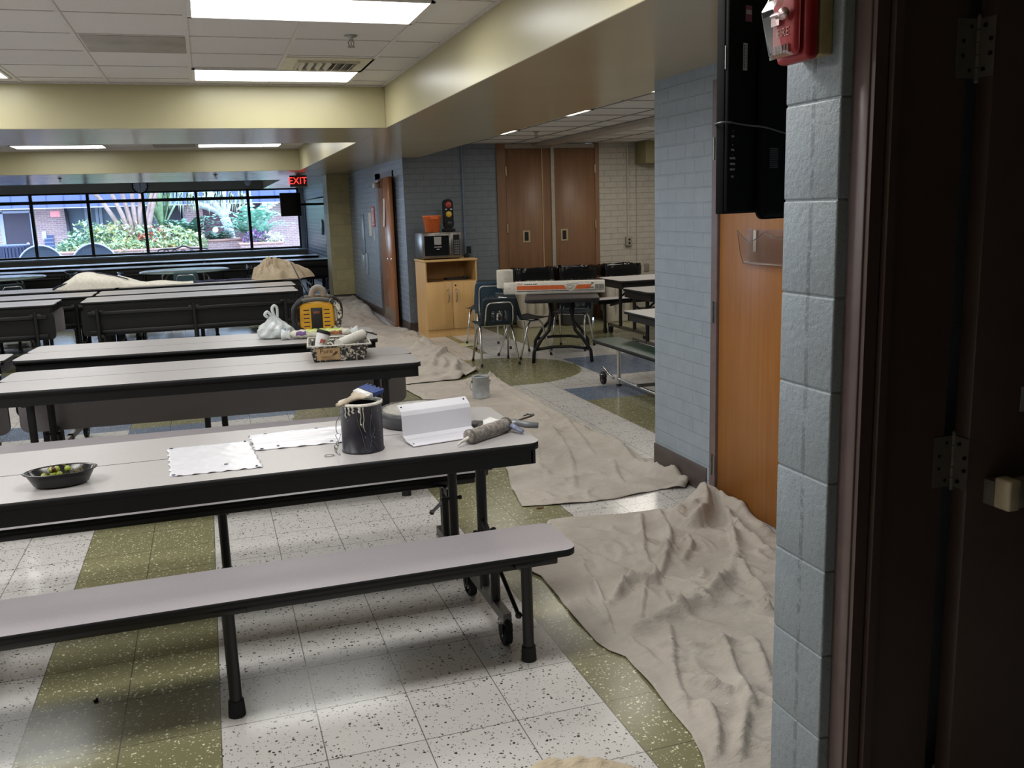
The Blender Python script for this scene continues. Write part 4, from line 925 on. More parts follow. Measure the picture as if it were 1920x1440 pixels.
# ================================================================ roller tray table
tr = thing('roller_tray', 'black paint-splattered roller tray with a label on the second table', 'paint tray', (.735, 5.79, TT), -.10)
SPL = NT('paint_splattered_black')
def _spl(n):
    v = n.coord(); f = n.noise(v, 55, 6, .75); g = n.noise(v, 12, 3); k = n.math('GREATER_THAN', n.math('MULTIPLY_ADD', g, .5, f), .80)
    n.set(col=n.mix(k, lin('1f1f22'), lin('cfc8b4')), rough=.5); return n.m
SPL = _spl(SPL)
def ring(w0, w1, y0, y1, z): return [(-w0, y0, z), (w0, y0, z), (w1, y1, z), (-w1, y1, z)]
lv = [ring(.155, .15, -.165, .155, 0), ring(.178, .172, -.195, .2, .098), ring(.195, .19, -.21, .215, .1), ring(.192, .187, -.207, .212, .092), ring(.17, .165, -.186, .19, .09), ring(.145, .145, -.15, .15, .006)]
vs = [p for r in lv for p in r]; fs = [(0, 3, 2, 1)]+[(k*4+i, k*4+(i+1) % 4, k*4+4+(i+1) % 4, k*4+4+i) for k in range(5) for i in range(4)]+[(20, 21, 22, 23)]
MB().add(vs, fs).build('tray', SPL, tr, bevel=.006)
MB().add([(-.145, -.15, .008), (.02, -.15, .008), (.02, .15, .008), (-.145, .15, .008), (-.155, -.16, .062), (-.155, .16, .062)], [(0, 1, 4), (1, 2, 5, 4), (2, 3, 5), (0, 4, 5, 3)]).build('ramp', SPL, tr)
MB().tube([(-.19, -.205, .102), (.19, -.205, .102), (.185, .21, .102), (-.185, .21, .102)], .007, 6, closed=True).build('crusted_rim', DRIP, tr)
f = face((-.068, -.1806, .049), (1, 0, 0), (0, -1, -.306))
MB().prism([(-.07, -.04), (.07, -.04), (.07, .042), (-.07, .042)], 0, .001, mat=f).build('label', M('tan_label', 'c4a577', .6), tr)
MB().mesh(text('Pure', .042, .0003), f @ Matrix.Translation((-.012, .02, .0013))).build('lettering', M('dark_brown_print', '4a2c24', .6), tr)
b = MB(); b.prism([(.02, -.008), (.045, .018), (.058, .014), (.052, .002), (.034, -.012)], .0008, .0016, mat=f)
for k in range(4): b.prism([(-.045, -.012-k*.008), (.03+.01*(k % 2), -.012-k*.008), (.03+.01*(k % 2), -.0145-k*.008), (-.045, -.0145-k*.008)], .0008, .0014, mat=f)
b.build('label_print', M('brown_print', '5d4028', .6), tr)
rv = thing('paint_roller', 'white nap roller cover lying across the roller tray', 'paint roller', (0, 0, 0))
A, B = Vector((.72, 5.66, TT+.098)), Vector((.90, 5.86, TT+.125)); ax = (B-A).normalized()
NAP = M('white_nap', 'e4e0d6', .95, 0, .1, .06, 90, .6)
MB().cyl(A, B, .032, n=28).build('nap_cover', NAP, rv); MB().cyl(B, B+ax*.03, .022, .02, n=16).tube([B+ax*.03, B+ax*.06, B+ax*.07+Vector((.05, -.03, -.02))], .005, 6).build('cage', SPL, rv)
cup = thing('coffee_cup', 'white paper cup with a black lid tilted in the roller tray', 'cup', (.61, 5.76, TT+.062), 0)
Q = Matrix.Rotation(.35, 4, 'Y') @ Matrix.Rotation(-.15, 4, 'X')
MB().lathe([(.03, .0), (.042, .105)], 28, mat=Q).build('cup', PAPER, cup); MB().lathe([(.0435, .1), (.0445, .105), (.0445, .112), (.041, .122), (.035, .122), (.03, .116), (0, .116)], 28, mat=Q, caps=(True, False)).build('lid', BLACK, cup)
b = MB()
for k in range(5): 
    a0 = -1.9+k*.17; b.add([Q @ Vector(((.0345+.0108*t)*math.cos(a)*1.0+.0008*math.cos(a), (.0345+.0108*t)*math.sin(a)+.0008*math.sin(a), .03+t*.05)) for a, t in ((a0, .2*(k % 3)), (a0+.13, .25), (a0+.16, .8), (a0+.02, .6+.1*(k % 2)))], [(0, 1, 2, 3)])
b.build('print', M('red_orange_print', 'b8492f', .5), cup)
# ================================================================ radio table
def rot2(p, a): return Vector((p[0]*math.cos(a)-p[1]*math.sin(a), p[0]*math.sin(a)+p[1]*math.cos(a), p[2]))
rd = thing('jobsite_radio', 'yellow and black jobsite radio on the third table', 'radio', (.765, 7.14, TT), -.16)
rd.scale = (1.22, 1.15, 1.16)
YEL = M('yellow_shell', 'dca22c', .4, 0, .5, .08, 20); RDK = M('radio_black', '1c1c1e', .45)
body = rrect(-.105, .105, .0, .2, .03)
b = MB(); b.prism([(x*(1-.05*(z/.2)), z*.94+.018) for x, z in body], -.12, .12, mat=face((0, 0, 0), (1, 0, 0), (0, -1, 0)), sm=True); b.build('shell', YEL, rd, bevel=.006)
MB().bbox(-.034, .034, -.126, -.115, .03, .172, .004).build('battery_door', RDK, rd)
b = MB()
for s in (-1, 1):
    for k in range(5): b.bbox(s*.062-.018, s*.062+.018, -.1215, -.118, .05+k*.026, .058+k*.026, .002, 1)
b.build('vent_slots', RDK, rd)
MB().bbox(-.02, .02, -.128, -.125, .135, .15, .002, 1).build('badge', M('orange_badge', '8c4a2a', .5), rd)
for s in (-1, 1):
    b = MB(); b.tube(spl([(s*.09, -.13, .03), (s*.125, -.135, .05), (s*.138, -.135, .11), (s*.13, -.13, .18), (s*.085, -.12, .218)], 5), .016, 8)
    b.tube(spl([(s*.09, .13, .03), (s*.125, .135, .05), (s*.138, .135, .11), (s*.13, .13, .18), (s*.085, .12, .218)], 5), .016, 8); b.cyl((s*.125, -.135, .05), (s*.125, .135, .05), .014, n=8); b.cyl((s*.125, -.13, .17), (s*.125, .13, .17), .014, n=8)
    b.cyl((s*.1, -.13, .016), (s*.1, .13, .016), .016, n=8)
    b.build('roll_bar', SPL if s > 0 else RDK, rd)
WGB = M('worn_grey_bar', '55534f', .5)
for q in (-1, 1): MB().tube(spl([(-.085, q*.12, .218), (0, q*.125, .228), (.085, q*.12, .218)], 5), .015, 8).build('top_bar', WGB, rd)
MB().tube(spl([(-.03, .0, .235), (-.02, 0, .275), (.01, 0, .295), (.04, 0, .275), (.045, 0, .235)], 5), .02, 8).build('handle', M('dusty_grey_handle', '8e8780', .6), rd)
MB().tube([(-.05, .05, .235), (-.10, .10, .34), (-.155, .14, .47)], .0035, 6).build('antenna', RDK, rd)
# plastic grocery bag
PB = NT('translucent_bag')
def _pb(n):
    v = n.coord(); f = n.noise(v, 18, 4); n.set(col=n.ramp(f, [(.3, 'c7d0d2'), (.7, 'e6eaea')]), rough=.3, alpha=.86); n.bump(n.noise(v, 40, 4), .5, .01); return n.m
PB = _pb(PB)
gb = thing('grocery_bag', 'crumpled white plastic bag with knotted handles on the third table', 'plastic bag', (.43, 6.98, TT))
def bagf(u, v):
    a = u*2*PI; k = 1-v
    prof = np.interp(v, [0, .04, .2, .4, .55, .7, .85, 1], [.02, .115, .128, .115, .085, .055, .032, .022])
    wob = 1+.10*math.sin(a*5+v*9)+.07*math.sin(a*9-v*14)+.05*math.sin(a*14+v*5)
    z = np.interp(v, [0, .04, .2, .4, .55, .7, .85, 1], [.004, .004, .03, .075, .10, .125, .15, .165])
    return (prof*wob*math.cos(a)*1.0-.02*max(0, v-.5), prof*wob*math.sin(a)*.8, z)
b = MB(); b.grid(bagf, 64, 30); b.build('bag', PB, gb)
b = MB(); 
for s, dx, hz in ((1, .012, .235), (-1, -.035, .195)):
    b.tube(spl([(-.012+dx, 0, .155), (-.012+dx*1.2-.012, s*.01, hz-.02), (-.005+dx*1.2, s*.012, hz), (.012+dx*1.1, s*.01, hz-.02), (.016+dx*.6, 0, .15)], 6), [.012]*13+[.010]*12, 8)
b.build('handles', PB, gb)
b = MB(); b.ball((.06, -.035, .05), .04, 16, sx=.8); b.build('blue_bundle', M('pale_blue_contents', '8fa5c0', .5, 0, .4, .2, 30), gb); MB().ball((-.06, -.04, .038), .033, 14).build('teal_bundle', M('teal_contents', '86b3b5', .5, 0, .4, .2, 30), gb)
# long printed plastic package
pk = thing('roller_package', 'long clear package with green and purple printing between the bag and the tray', 'package', (.74, 6.80, TT), -.14)
b = MB(); b.grid(lambda u, v: ((u-.5)*.46, .052*math.cos(v*2*PI)*(1-.5*abs(2*u-1)**6), .033+.032*math.sin(v*2*PI)*(1-.6*abs(2*u-1)**6)+.003*math.sin(u*60+v*9)), 40, 24); b.build('sleeve', M('pale_package_film', 'd5d3c4', .3, 0, .5, .05), pk)
def band(name, u0, u1, v0, v1, mat, e=.0012):
    b = MB(); b.grid(lambda u, v: ((u0+(u1-u0)*u-.5)*.46, (.052+e)*math.cos((v0+(v1-v0)*v)*2*PI)*(1-.5*abs(2*(u0+(u1-u0)*u)-1)**6), .033+(.032+e)*math.sin((v0+(v1-v0)*v)*2*PI)*(1-.6*abs(2*(u0+(u1-u0)*u)-1)**6)+.003*math.sin((u0+(u1-u0)*u)*60+(v0+(v1-v0)*v)*9)), 20, 10); b.build(name, mat, pk)
band('purple_print', .12, .28, .36, .52, M('purple_print', '6d4a86', .35)); band('green_print', .28, .82, .2, .42, M('lime_print', 'b7c168', .35)); band('orange_print', .46, .84, .42, .55, M('rust_print', 'a8613a', .35, 0, .5, .5, 60))
b = MB(); b.grid(lambda u, v: (.22+.05*u, .05*(1+.3*u)*math.cos(v*2*PI), .03+.035*math.sin(v*2*PI)*(1+.3*math.sin(v*14+u*5))), 6, 18); b.grid(lambda u, v: (-.22-.06*u, .05*(1+.3*u)*math.cos(v*2*PI), .03+.035*math.sin(v*2*PI)*(1+.3*math.sin(v*14+u*5))), 6, 18); b.build('crumpled_ends', PB, pk)
tag(MB().tube(spl([(.86, 6.95, TT+.02), (.93, 7.0, TT+.02), (.98, 6.94, TT+.012), (1.04, 6.93, TT+.006)], 5), [.016]*8+[.008]*8, 8).build('rag', M('grey_rag', '9a948c', .9, 0, .2, .2)), 'crumpled grey rag at the right end of the third table', 'rag')
# gallon can on the cloth, heaped cloth, draped bundle
GC = NT('grey_splashed_can')
def _gc(n):
    v = n.coord(); f = n.noise(v, 10, 5, .6); n.set(col=n.ramp(f, [(.3, '8d9092'), (.55, 'a9acad'), (.75, 'c4c5c4')]), rough=.5); return n.m
GC = _gc(GC)
c2_ = can('grey paint can standing on the drop cloth', 2.165, 7.56, .012, GC, M('grey_rim', 'b0b2b4', .35, .6), .078, .19)
MB().lathe([(.058, .178), (.056, .15), (0, .15)], 32, caps=(False, False)).build('paint', M('grey_blue_paint', '8b98a4', .2), c2_)
for s in (-1, 1): MB().cyl((s*.075, 0, .145), (s*.086, 0, .145), .011, n=12).build('bail_ear', STEEL, c2_)
MB().tube(spl([(.084, 0, .145), (.088, .03, .10), (.05, .085, .04), (0, .095, .03), (-.05, .085, .04), (-.088, .03, .1), (-.084, 0, .145)], 5), .0022, 6).build('bail', STEEL, c2_)
def heap(u, v):
    a = u*2*PI; r = v; c, s = math.cos(a), math.sin(a)
    R = 1+.13*math.sin(a*3+1.2)+.09*math.sin(a*7+.4)+.05*math.sin(a*11)
    k = r if r < .9 else .9+.1*(r-.9)/.1
    lump = .5*abs(math.sin(a*4.5+r*5))+.35*abs(math.sin(a*7.5-r*7+1))+.25*abs(math.sin(a*13+r*3))
    x, y = .43*k*R*c*(1 if c > 0 else .82), .27*k*R*s
    top = (max(0, 1-r**1.5))*(.30-.06*max(0, c)) if r > .12 else .285
    h = top*(.78+.22*math.sin(a*2+2.4)*r)+(.085*lump-.03)*(1-r)**.5*min(1, r*4)
    bulge = .05*math.sin(min(1, (1-r)*5)*PI/2)
    for q, cv, dp in ((.5, 1.1, .07), (1.25, -.9, .06), (2.1, 1.3, .08), (2.9, -.8, .06), (3.7, 1.0, .08), (4.3, -1.2, .07), (4.9, .8, .09), (5.6, -1.0, .07), (4.6, 2., .05), (5.25, 1.6, .06), (3.3, -1.7, .05)):
        d = (a-q-cv*(r-.5)+PI) % (2*PI)-PI; h -= dp*math.exp(-(d*max(.25, r)/.075)**2)*min(1, r*3)*(1-r)**.4; h += .6*dp*math.exp(-((d-.22)*max(.25, r)/.1)**2)*min(1, r*3)*(1-r)**.4
    return (x-.06*(1-r), y, max(.003, h+bulge if r < .97 else .004))
tag(MB().grid(heap, 200, 60).build('drop_cloth', CLOTH2, None, (.93, 13.62, TT)), 'heaped tan drop cloth on the table before the windows', 'drop cloth')
def drape(u, v):
    x = -.72+1.75*u; hz = np.interp(u, [0, .06, .16, .28, .45, .6, 1], [.0, .1, .20, .21, .14, .06, .012]); w = np.interp(u, [0, .1, .3, .6, 1], [.12, .28, .30, .24, .2])
    a = v*PI; s = math.sin(a)
    return (x, -.02+w*math.cos(a)*1.0, max(.003, hz*s**.6+.012*math.sin(u*24+v*5)*s))
db = thing('draped_bundle', 'cream cloth bundle with dark trim lying along the tables before the windows', 'bundle', (-1.25, 13.72, TT), .02)
MB().grid(drape, 60, 24).build('cloth', M('cream_canvas', 'ece7da', .85, 0, .2, .06, 30, .2), db)
MB().tube(spl([(-.52, -.05, .19), (-.60, .05, .23), (-.5, 0, .245), (-.30, -.02, .222), (.02, -.16, .16), (.2, -.18, .1)], 6), .008, 6).tube(spl([(-.75, -.1, .01), (-.65, -.18, .06), (-.52, -.26, .09)], 5), .014, 6).build('dark_trim', M('navy_trim', '1d2038', .6), db)
tag(MB().grid(lambda u, v: ((u-.5)*.9, (v-.5)*.35, .004+.02*max(0, smoothnoise(u*8, v*5, 3))), 30, 12).build('navy_wrap', M('navy_fabric', '262a48', .6, 0, .3, .2), None, (.18, 13.82, TT)), 'dark navy fabric strip trailing right of the cream bundle', 'fabric')
# ================================================================ by the doorway: television, alarm, file pocket
nt = thing('television', 'black television hung beside the grey block wall, seen from behind', 'television', (1.452, 2.412, 0), .36)
TVB = M('television_black', '08080a', .7, 0, .12, .03)
b = MB(); b.bbox(0, 1.02, -.0, .03, 1.592, 2.245, .004); b.build('bezel', TVB, nt)
b = MB(); b.bbox(.003, 1.01, -.012, .004, 1.596, 2.24, .005); b.bbox(.125, .9, -.05, -.004, 1.572, 2.1, .03, 4); b.build('rear_housing', TVB, nt)
MB().box(.02, 1.0, .03, .032, 1.62, 2.22).build('screen', M('tv_screen', '08080a', .1), nt)
f = face((0, -.0125, 0), (1, 0, 0), (0, -1, 0))
tag_m = M('pale_print', 'b8b8b8', .6)
b = MB()
for i, (s, z) in enumerate((('+', 1.815), ('CH', 1.800), ('-', 1.788), ('+', 1.776), ('VOL', 1.762), ('-', 1.75), ('ENTER', 1.738), ('MENU', 1.722), ('INPUT', 1.706), ('O/I', 1.686))):
    b.mesh(text(s, .0085, .0002), f @ Matrix.Translation((.024, z+.013, .0005)))
b.build('lettering', tag_m, nt)
st = MB(); st.prism([(.067, 2.0), (.086, 2.0), (.086, 2.075), (.067, 2.075)], 0, .0006, mat=f); so = st.build('serial_sticker', M('grey_sticker', '9d9d99', .6), nt)
b = MB()
for k in range(14): b.prism([(.069, 2.005+k*.0048), (.075, 2.005+k*.0048), (.075, 2.0075+k*.0048), (.069, 2.0075+k*.0048)], .0007, .001, mat=f)
for k in range(22): b.prism([(.078, 2.005+k*.003), (.084, 2.005+k*.003), (.084, 2.0065+k*.003-(.0007 if k % 3 else 0)), (.078, 2.0065+k*.003-(.0007 if k % 3 else 0))], .0007, .001, mat=f)
b.build('barcode', INK, so)
st = MB(); st.prism([(.075, 2.135), (.104, 2.135), (.104, 2.179), (.075, 2.179)], 0, .0006, mat=f); so = st.build('maroon_sticker', M('maroon_sticker', '6d3a48', .5), nt)
MB().prism([(.077, 2.155), (.102, 2.155), (.102, 2.167), (.077, 2.167)], .0007, .001, mat=f).build('sticker_panel', M('pink_grey', 'a08a90', .6), so)
MB().prism([(-.001, 2.0), (.010, 2.0), (.012, 2.06), (-.001, 2.064)], 0, .001, mat=face((0, -.001, 0), (1, 0, 0), (0, -1, 0))).build('white_patch', WHITE, nt)  # highlight on the left edge painted as a white patch
b = MB()
for k in range(10): b.box(.15, .19, -.0525, -.05, 1.722+k*.006, 1.7255+k*.006)
b.build('vent', M('vent_grey', '3a3a3e', .5), nt)
MB().tube(spl([(.5, -.056, 1.80), (.25, -.056, 1.82), (.13, -.05, 1.838), (.08, -.018, 1.846), (-.004, -.014, 1.852), (-.014, .02, 1.85), (.01, .035, 1.847)], 6), .0028, 8).build('strap', M('grey_strap', '4a4a4e', .3), nt)
MB().cyl((.62, -.08, 1.95), (.62, -.42, 1.95), .03, n=12).bbox(.5, .74, -.1, -.07, 1.85, 2.05, .006).build('wall_mount', BLACKM, nt)
# fire alarm strobe
fa = thing('fire_alarm', 'red fire alarm strobe with a clear lens on the grey block wall', 'fire alarm', (XC, 1.69, 1.975))
REDP = M('fire_red', '9c1f25', .35, 0, .5, .05)
MB().bbox(-.03, 0.0, -.047, .055, -.062, .075, .004).build('back_box', M('beige_box', 'a89a6d', .4), fa)
b = MB(); b.bbox(-.062, -.03, -.047, .062, -.07, .08, .012, 3); b.build('housing', REDP, fa)
MB().bbox(-.080, -.058, -.034, .052, -.058, .075, .012, 3).build('front_plate', M('fire_red_front', 'b0343a', .4), fa)
b = MB(); LX = -.082
secl = [(-.060, LX), (-.052, LX-.012), (.018, LX-.034), (.03, LX-.036), (.05, LX-.022), (.075, LX)]
vs = []
for z, x in secl: 
    for y, kx in ((-.034, 0), (-.026, .7), (-.012, 1), (.03, 1), (.044, .7), (.052, 0)): vs.append((LX+(x-LX)*kx, y, z))
b.add(vs, [(i*6+j, i*6+j+1, (i+1)*6+j+1, (i+1)*6+j) for i in range(5) for j in range(5)]); b.build('lens', LENS, fa, bevel=.002)
b = MB(); b.ball((-.092, -.008, .022), .017, 18, sx=.5, sz=.75); b.box(-.088, -.083, .012, .040, .004, .03); b.cyl((-.094, -.02, .022), (-.094, .03, .022), .004, n=8); b.build('reflector', CHROME, fa)
fm = face((-.0815, .008, -.012), (0, -1, 0), (-1, 0, 0))
MB().mesh(text('FIRE', .024, .0005), fm).build('lettering', M('white_letters', 'd8b9b4', .5), fa)
b = MB()
for k in range(5): b.box(-.0835, -.079, .030-k*.011, .036-k*.011, -.054, -.036)
sl = b.build('sounder_slots', BLACK, fa)
b = MB()
for k in range(5): b.box(-.085, -.080, .0285-k*.011, .030-k*.011, -.054, -.036)
b.build('slot_ribs', M('pale_ribs', 'd0a9a6', .4), fa)
# clear file pocket on the oak door
fp = thing('file_pocket', 'clear plastic file pocket stuck on the orange oak door', 'file holder', (X2, 3.85, 1.32))
def pk_(u, v):
    y = .20-.47*u; top = .165-.05*math.sin(min(1, u/.55)*PI)*1 if u < .55 else .165-.03*math.sin((u-.55)/.45*PI); lean = .022+.028*v
    return (-lean-.012*math.sin(u*PI), y*(1 if v > .3 else .93+.07*v/.3), .0+top*v)
MB().grid(pk_, 24, 8).build('front', PLAST, fp, solid=.002)
b = MB(); b.add([(-.003, .185, 0), (-.003, -.255, 0), (-.003, -.27, .17), (-.003, .20, .17)], [(0, 1, 2, 3)]); b.add([(-.003, .185, .0), (-.022, .185, .0), (-.022, -.255, 0), (-.003, -.255, 0)], [(0, 1, 2, 3)]); b.build('back', PLAST, fp, solid=.0015)
b = MB(); b.tube([pk_(k/24, 1) for k in range(25)], .0022, 6); b.tube([pk_(k/24, 0) for k in range(25)], .0022, 6); b.tube([pk_(0, k/8) for k in range(9)], .0022, 6); b.build('edge', clear('plastic_edge', 'e8ddd0', .2, .2, .85), fp)
MB().box(-.0065, -.0045, .10, .125, .06, .165).build('tape_strip', M('white_tape', 'c9c6c0', .5), fp)
# ================================================================ DROP CLOTHS ON THE FLOOR
def fl_(p): q = at(p[0], p[1], Z=0); return (q.x, q.y)
def z7(x, y): return (880+x/2.6667, 900+y/2.6667)
def z8(x, y): return (560+x/2.526, 540+y/2.526)
def cloth(label, poly, folds, res, mat, base=.006, amp=.006, sd=0, crumple=0, ang=1.2):
    P = np.array(poly, float); x0, y0 = P.min(0)-res; x1, y1 = P.max(0)+res
    nx, ny = int((x1-x0)/res)+1, int((y1-y0)/res)+1
    X, Y = np.meshgrid(x0+np.arange(nx+1)*res, y0+np.arange(ny+1)*res)
    def inside(px, py):
        r = np.zeros(px.shape, bool); n = len(P); j = n-1
        for i in range(n):
            xi, yi = P[i]; xj, yj = P[j]
            c = ((yi > py) != (yj > py)) & (px < (xj-xi)*(py-yi)/(yj-yi+1e-12)+xi); r ^= c; j = i
        return r
    cin = inside((X[:-1, :-1]+res/2), (Y[:-1, :-1]+res/2))
    def segdist(px, py, A, B):
        d = B-A; L = (d**2).sum()+1e-12; t = np.clip(((px-A[0])*d[0]+(py-A[1])*d[1])/L, 0, 1)
        qx, qy = A[0]+t*d[0], A[1]+t*d[1]; return np.hypot(px-qx, py-qy), qx, qy, t
    used = np.zeros(X.shape, bool); full = np.ones(X.shape, bool)
    for a, b in ((0, 0), (0, 1), (1, 0), (1, 1)):
        used[a:a+cin.shape[0], b:b+cin.shape[1]] |= cin
    pad = np.pad(cin, 1); full = pad[:-1, :-1] & pad[:-1, 1:] & pad[1:, :-1] & pad[1:, 1:]
    bnd = used & ~full
    best = np.full(X.shape, 1e9); bx, by = X.copy(), Y.copy()
    for i in range(len(P)):
        d, qx, qy, t = segdist(X, Y, P[i], P[(i+1) % len(P)])
        k = d < best; best = np.where(k, d, best); bx = np.where(k, qx, bx); by = np.where(k, qy, by)
    X = np.where(bnd, bx, X); Y = np.where(bnd, by, Y); best = np.where(bnd, 0, best)
    r1 = np.sin(X*9+Y*4+sd+1.3*np.sin(Y*5+sd))+.7*np.sin(X*31+Y*13+2*np.sin(X*7))*np.sin(Y*9)+np.sin(Y*11-X*5+1.7*sd)+np.sin((X+Y)*17+sd)*.6+np.sin(X*23-Y*19+sd)*.5+np.sin(X*37+Y*31)*.3
    Z = base+amp*np.clip(r1/2.2, 0, None)
    Z += .004*np.clip(np.sin(X*6.1+Y*13+2*sd)*np.sin(X*12.7-Y*3+sd), 0, None)
    for F in folds:
        pts, h, w = F[0], F[1]*(1.45 if res < .02 else 1.1 if res < .03 else .62), F[2]*(.62 if res < .03 else .75); Q = np.array([fl_(p) for p in pts])
        # smooth the traced crease
        for _ in range(2):
            Q2 = [Q[0]]
            for a, b in zip(Q[:-1], Q[1:]): Q2 += [a*.75+b*.25, a*.25+b*.75]
            Q = np.array(Q2+[Q[-1]])
        d = np.full(X.shape, 1e9); tt = np.zeros(X.shape); n = len(Q)-1; sg = np.zeros(X.shape)
        for i in range(n):
            di, qx, qy, t = segdist(X, Y, Q[i], Q[i+1]); k = di < d; d = np.where(k, di, d); tt = np.where(k, (i+t)/n, tt)
            s = (Q[i+1][0]-Q[i][0])*(Y-Q[i][1])-(Q[i+1][1]-Q[i][1])*(X-Q[i][0]); sg = np.where(k, np.sign(s), sg)
        prof = np.sin(np.clip(tt, .03, .97)*PI)**.5
        wa = np.where(sg > 0, w*.6, w*1.5)
        Z += h*prof*np.exp(-(d/wa)**2)*(1+.25*np.sin(tt*23))
    R = random.Random(int(sd*100))
    for k in range(crumple):
        cx, cy = R.uniform(x0, x1), R.uniform(y0, y1); a = ang+R.gauss(0, .55); L = R.uniform(.05, .22); cv = R.uniform(-2.5, 2.5); h = R.uniform(.006, .019); w = R.uniform(.010, .022)
        u = (X-cx)*math.cos(a)+(Y-cy)*math.sin(a); v = -(X-cx)*math.sin(a)+(Y-cy)*math.cos(a)-cv*u*u
        Z += h*np.clip(1-(u/L)**2, 0, 1)*np.exp(-(np.where(v > 0, v/(w*.55), v/(w*1.6)))**2)
    edge = np.clip(best/.05, 0, 1); Z = .004+(Z-.004)*(.25+.75*edge)+.006*(1-edge)*np.clip(np.sin(X*15+Y*12+sd), 0, 1)
    X = np.where(Y > 5.2, np.minimum(X, X2-.012), X)
    X = np.where((Y > 17.1), np.minimum(X, 2.14), X)
    idx = -np.ones(X.shape, int); idx[used] = np.arange(used.sum())
    vs = list(zip(X[used].tolist(), Y[used].tolist(), Z[used].tolist()))
    J, I = np.nonzero(cin); fs = list(zip(idx[J, I].tolist(), idx[J, I+1].tolist(), idx[J+1, I+1].tolist(), idx[J+1, I].tolist()))
    return tag(MB().add(vs, fs, 0, True).build('drop_cloth', mat, solid=.002), label, 'drop cloth')
E7 = [z7(*p) for p in ((215, 425), (360, 490), (410, 550), (520, 690), (600, 775), (640, 820), (700, 860), (780, 890), (915, 1040), (1000, 1150), (1110, 1280), (1165, 1400))]
E1 = [fl_(p) for p in E7]+[(1.02, 1.55), (1.2, 1.5), (1.228, 1.58), (1.228, 1.82), (1.5, 1.87), (2.4, 2.4), (2.5, 3.2), (2.53, 3.6)]
E1 += [fl_(z7(*p)) for p in ((1500, 258), (1390, 170), (1250, 108), (1170, 72), (1125, 80), (1080, 112), (1000, 150), (850, 168), (700, 178), (530, 192), (395, 212), (330, 330))]
F1 = [([(810, 775), (950, 720), (1180, 620), (1290, 500), (1330, 400)], .034, .04), ([(940, 150), (1000, 260), (1010, 350), (960, 480), (930, 540)], .026, .03), ([(880, 390), (910, 460), (940, 540), (790, 520), (740, 600)], .028, .028),
 ([(860, 180), (865, 300), (880, 400)], .02, .025), ([(1090, 110), (1150, 90), (1200, 150), (1170, 240), (1080, 255), (1000, 200)], .06, .06), ([(560, 420), (640, 560), (700, 720), (720, 790)], .014, .02), ([(555, 600), (600, 650), (700, 745)], .016, .025),
 ([(1340, 400), (1320, 300), (1280, 180), (1250, 130)], .024, .03), ([(1000, 750), (1015, 860), (1020, 1000), (1090, 1150)], .02, .03), ([(1280, 840), (1340, 1020), (1430, 1150)], .02, .03), ([(1010, 850), (1120, 855), (1290, 830), (1430, 810)], .018, .025),
 ([(1180, 1130), (1250, 1260), (1240, 1390)], .022, .03), ([(1390, 1190), (1370, 1290), (1360, 1400)], .022, .03), ([(1290, 200), (1400, 290), (1510, 370)], .022, .025), ([(1160, 70), (1230, 120), (1380, 170), (1500, 262)], .05, .05), ([(1460, 640), (1515, 665)], .03, .025),
 ([(1060, 320), (1100, 300), (1120, 345), (1070, 420)], .022, .025), ([(950, 420), (990, 330), (1040, 360)], .02, .022), ([(690, 640), (760, 570), (800, 520)], .02, .024), ([(880, 540), (870, 620), (860, 720)], .014, .02), ([(540, 330), (620, 400), (800, 470)], .010, .03), ([(1110, 500), (1250, 560), (1370, 600)], .012, .03),
 ([(730, 790), (860, 850), (960, 950)], .014, .03), ([(1050, 980), (1180, 1040), (1320, 1080)], .014, .03), ([(1100, 640), (1300, 640), (1480, 620)], .015, .025), ([(1000, 160), (1060, 190), (1130, 180), (1140, 130)], .035, .03), ([(1430, 820), (1460, 900), (1500, 1010)], .018, .03), ([(1340, 420), (1420, 520), (1500, 610)], .02, .03)]
cloth('large crumpled drop cloth in front of the orange door, nearest the camera', E1, [([z7(*p) for p in f[0]], f[1], f[2]) for f in F1], .008, CLOTH, .006, .008, .4, 190, 1.9)
E2 = [fl_(p) for p in ((757, 730), (787, 746), (806, 760), (870, 800), (925, 845), (940, 864), (952, 886), (957, 912), (979, 951), (1060, 947), (1096, 944), (1150, 937), (1240, 919), (1284, 917), (1293, 908), (1255, 886), (1233, 869), (1193, 845), (1122, 805), (1055, 773), (995, 738), (940, 702), (905, 703), (865, 714), (760, 724))]
F2 = [([(1000, 430), (1080, 480), (1220, 520)], .014, .03), ([(940, 470), (1100, 560), (1180, 600)], .012, .03), ([(1420, 690), (1520, 750), (1600, 850), (1720, 900), (1840, 915)], .03, .04), ([(1240, 600), (1330, 700), (1400, 800)], .012, .03), ([(1120, 620), (1250, 720), (1300, 830), (1310, 960)], .013, .03),
 ([(1490, 820), (1510, 900), (1540, 930)], .014, .025), ([(1640, 850), (1560, 760), (1380, 660), (1260, 600)], .02, .03), ([(1000, 560), (1120, 700), (1150, 900)], .009, .03), ([(1180, 960), (1300, 900), (1480, 880)], .010, .03), ([(1700, 880), (1780, 905), (1850, 905), (1850, 940), (1760, 965)], .055, .045), ([(1060, 1020), (1200, 1015), (1350, 1000)], .012, .03),
 ([(900, 420), (950, 408), (1000, 440)], .03, .04), ([(560, 470), (700, 480), (820, 500)], .008, .03)]
cloth('long beige drop cloth runner under the grey paint can', E2, [([z8(*p) for p in f[0]], f[1], f[2]) for f in F2], .014, CLOTH, .006, .005, 1.9, 120, 1.9)
E3 = [fl_(p) for p in ((700, 700), (758, 722), (800, 718), (862, 712), (898, 696), (862, 672), (843, 657), (820, 645), (803, 636), (760, 628), (700, 640), (660, 655))]
z5 = lambda x, y: (680+x/6, 600+y/6)
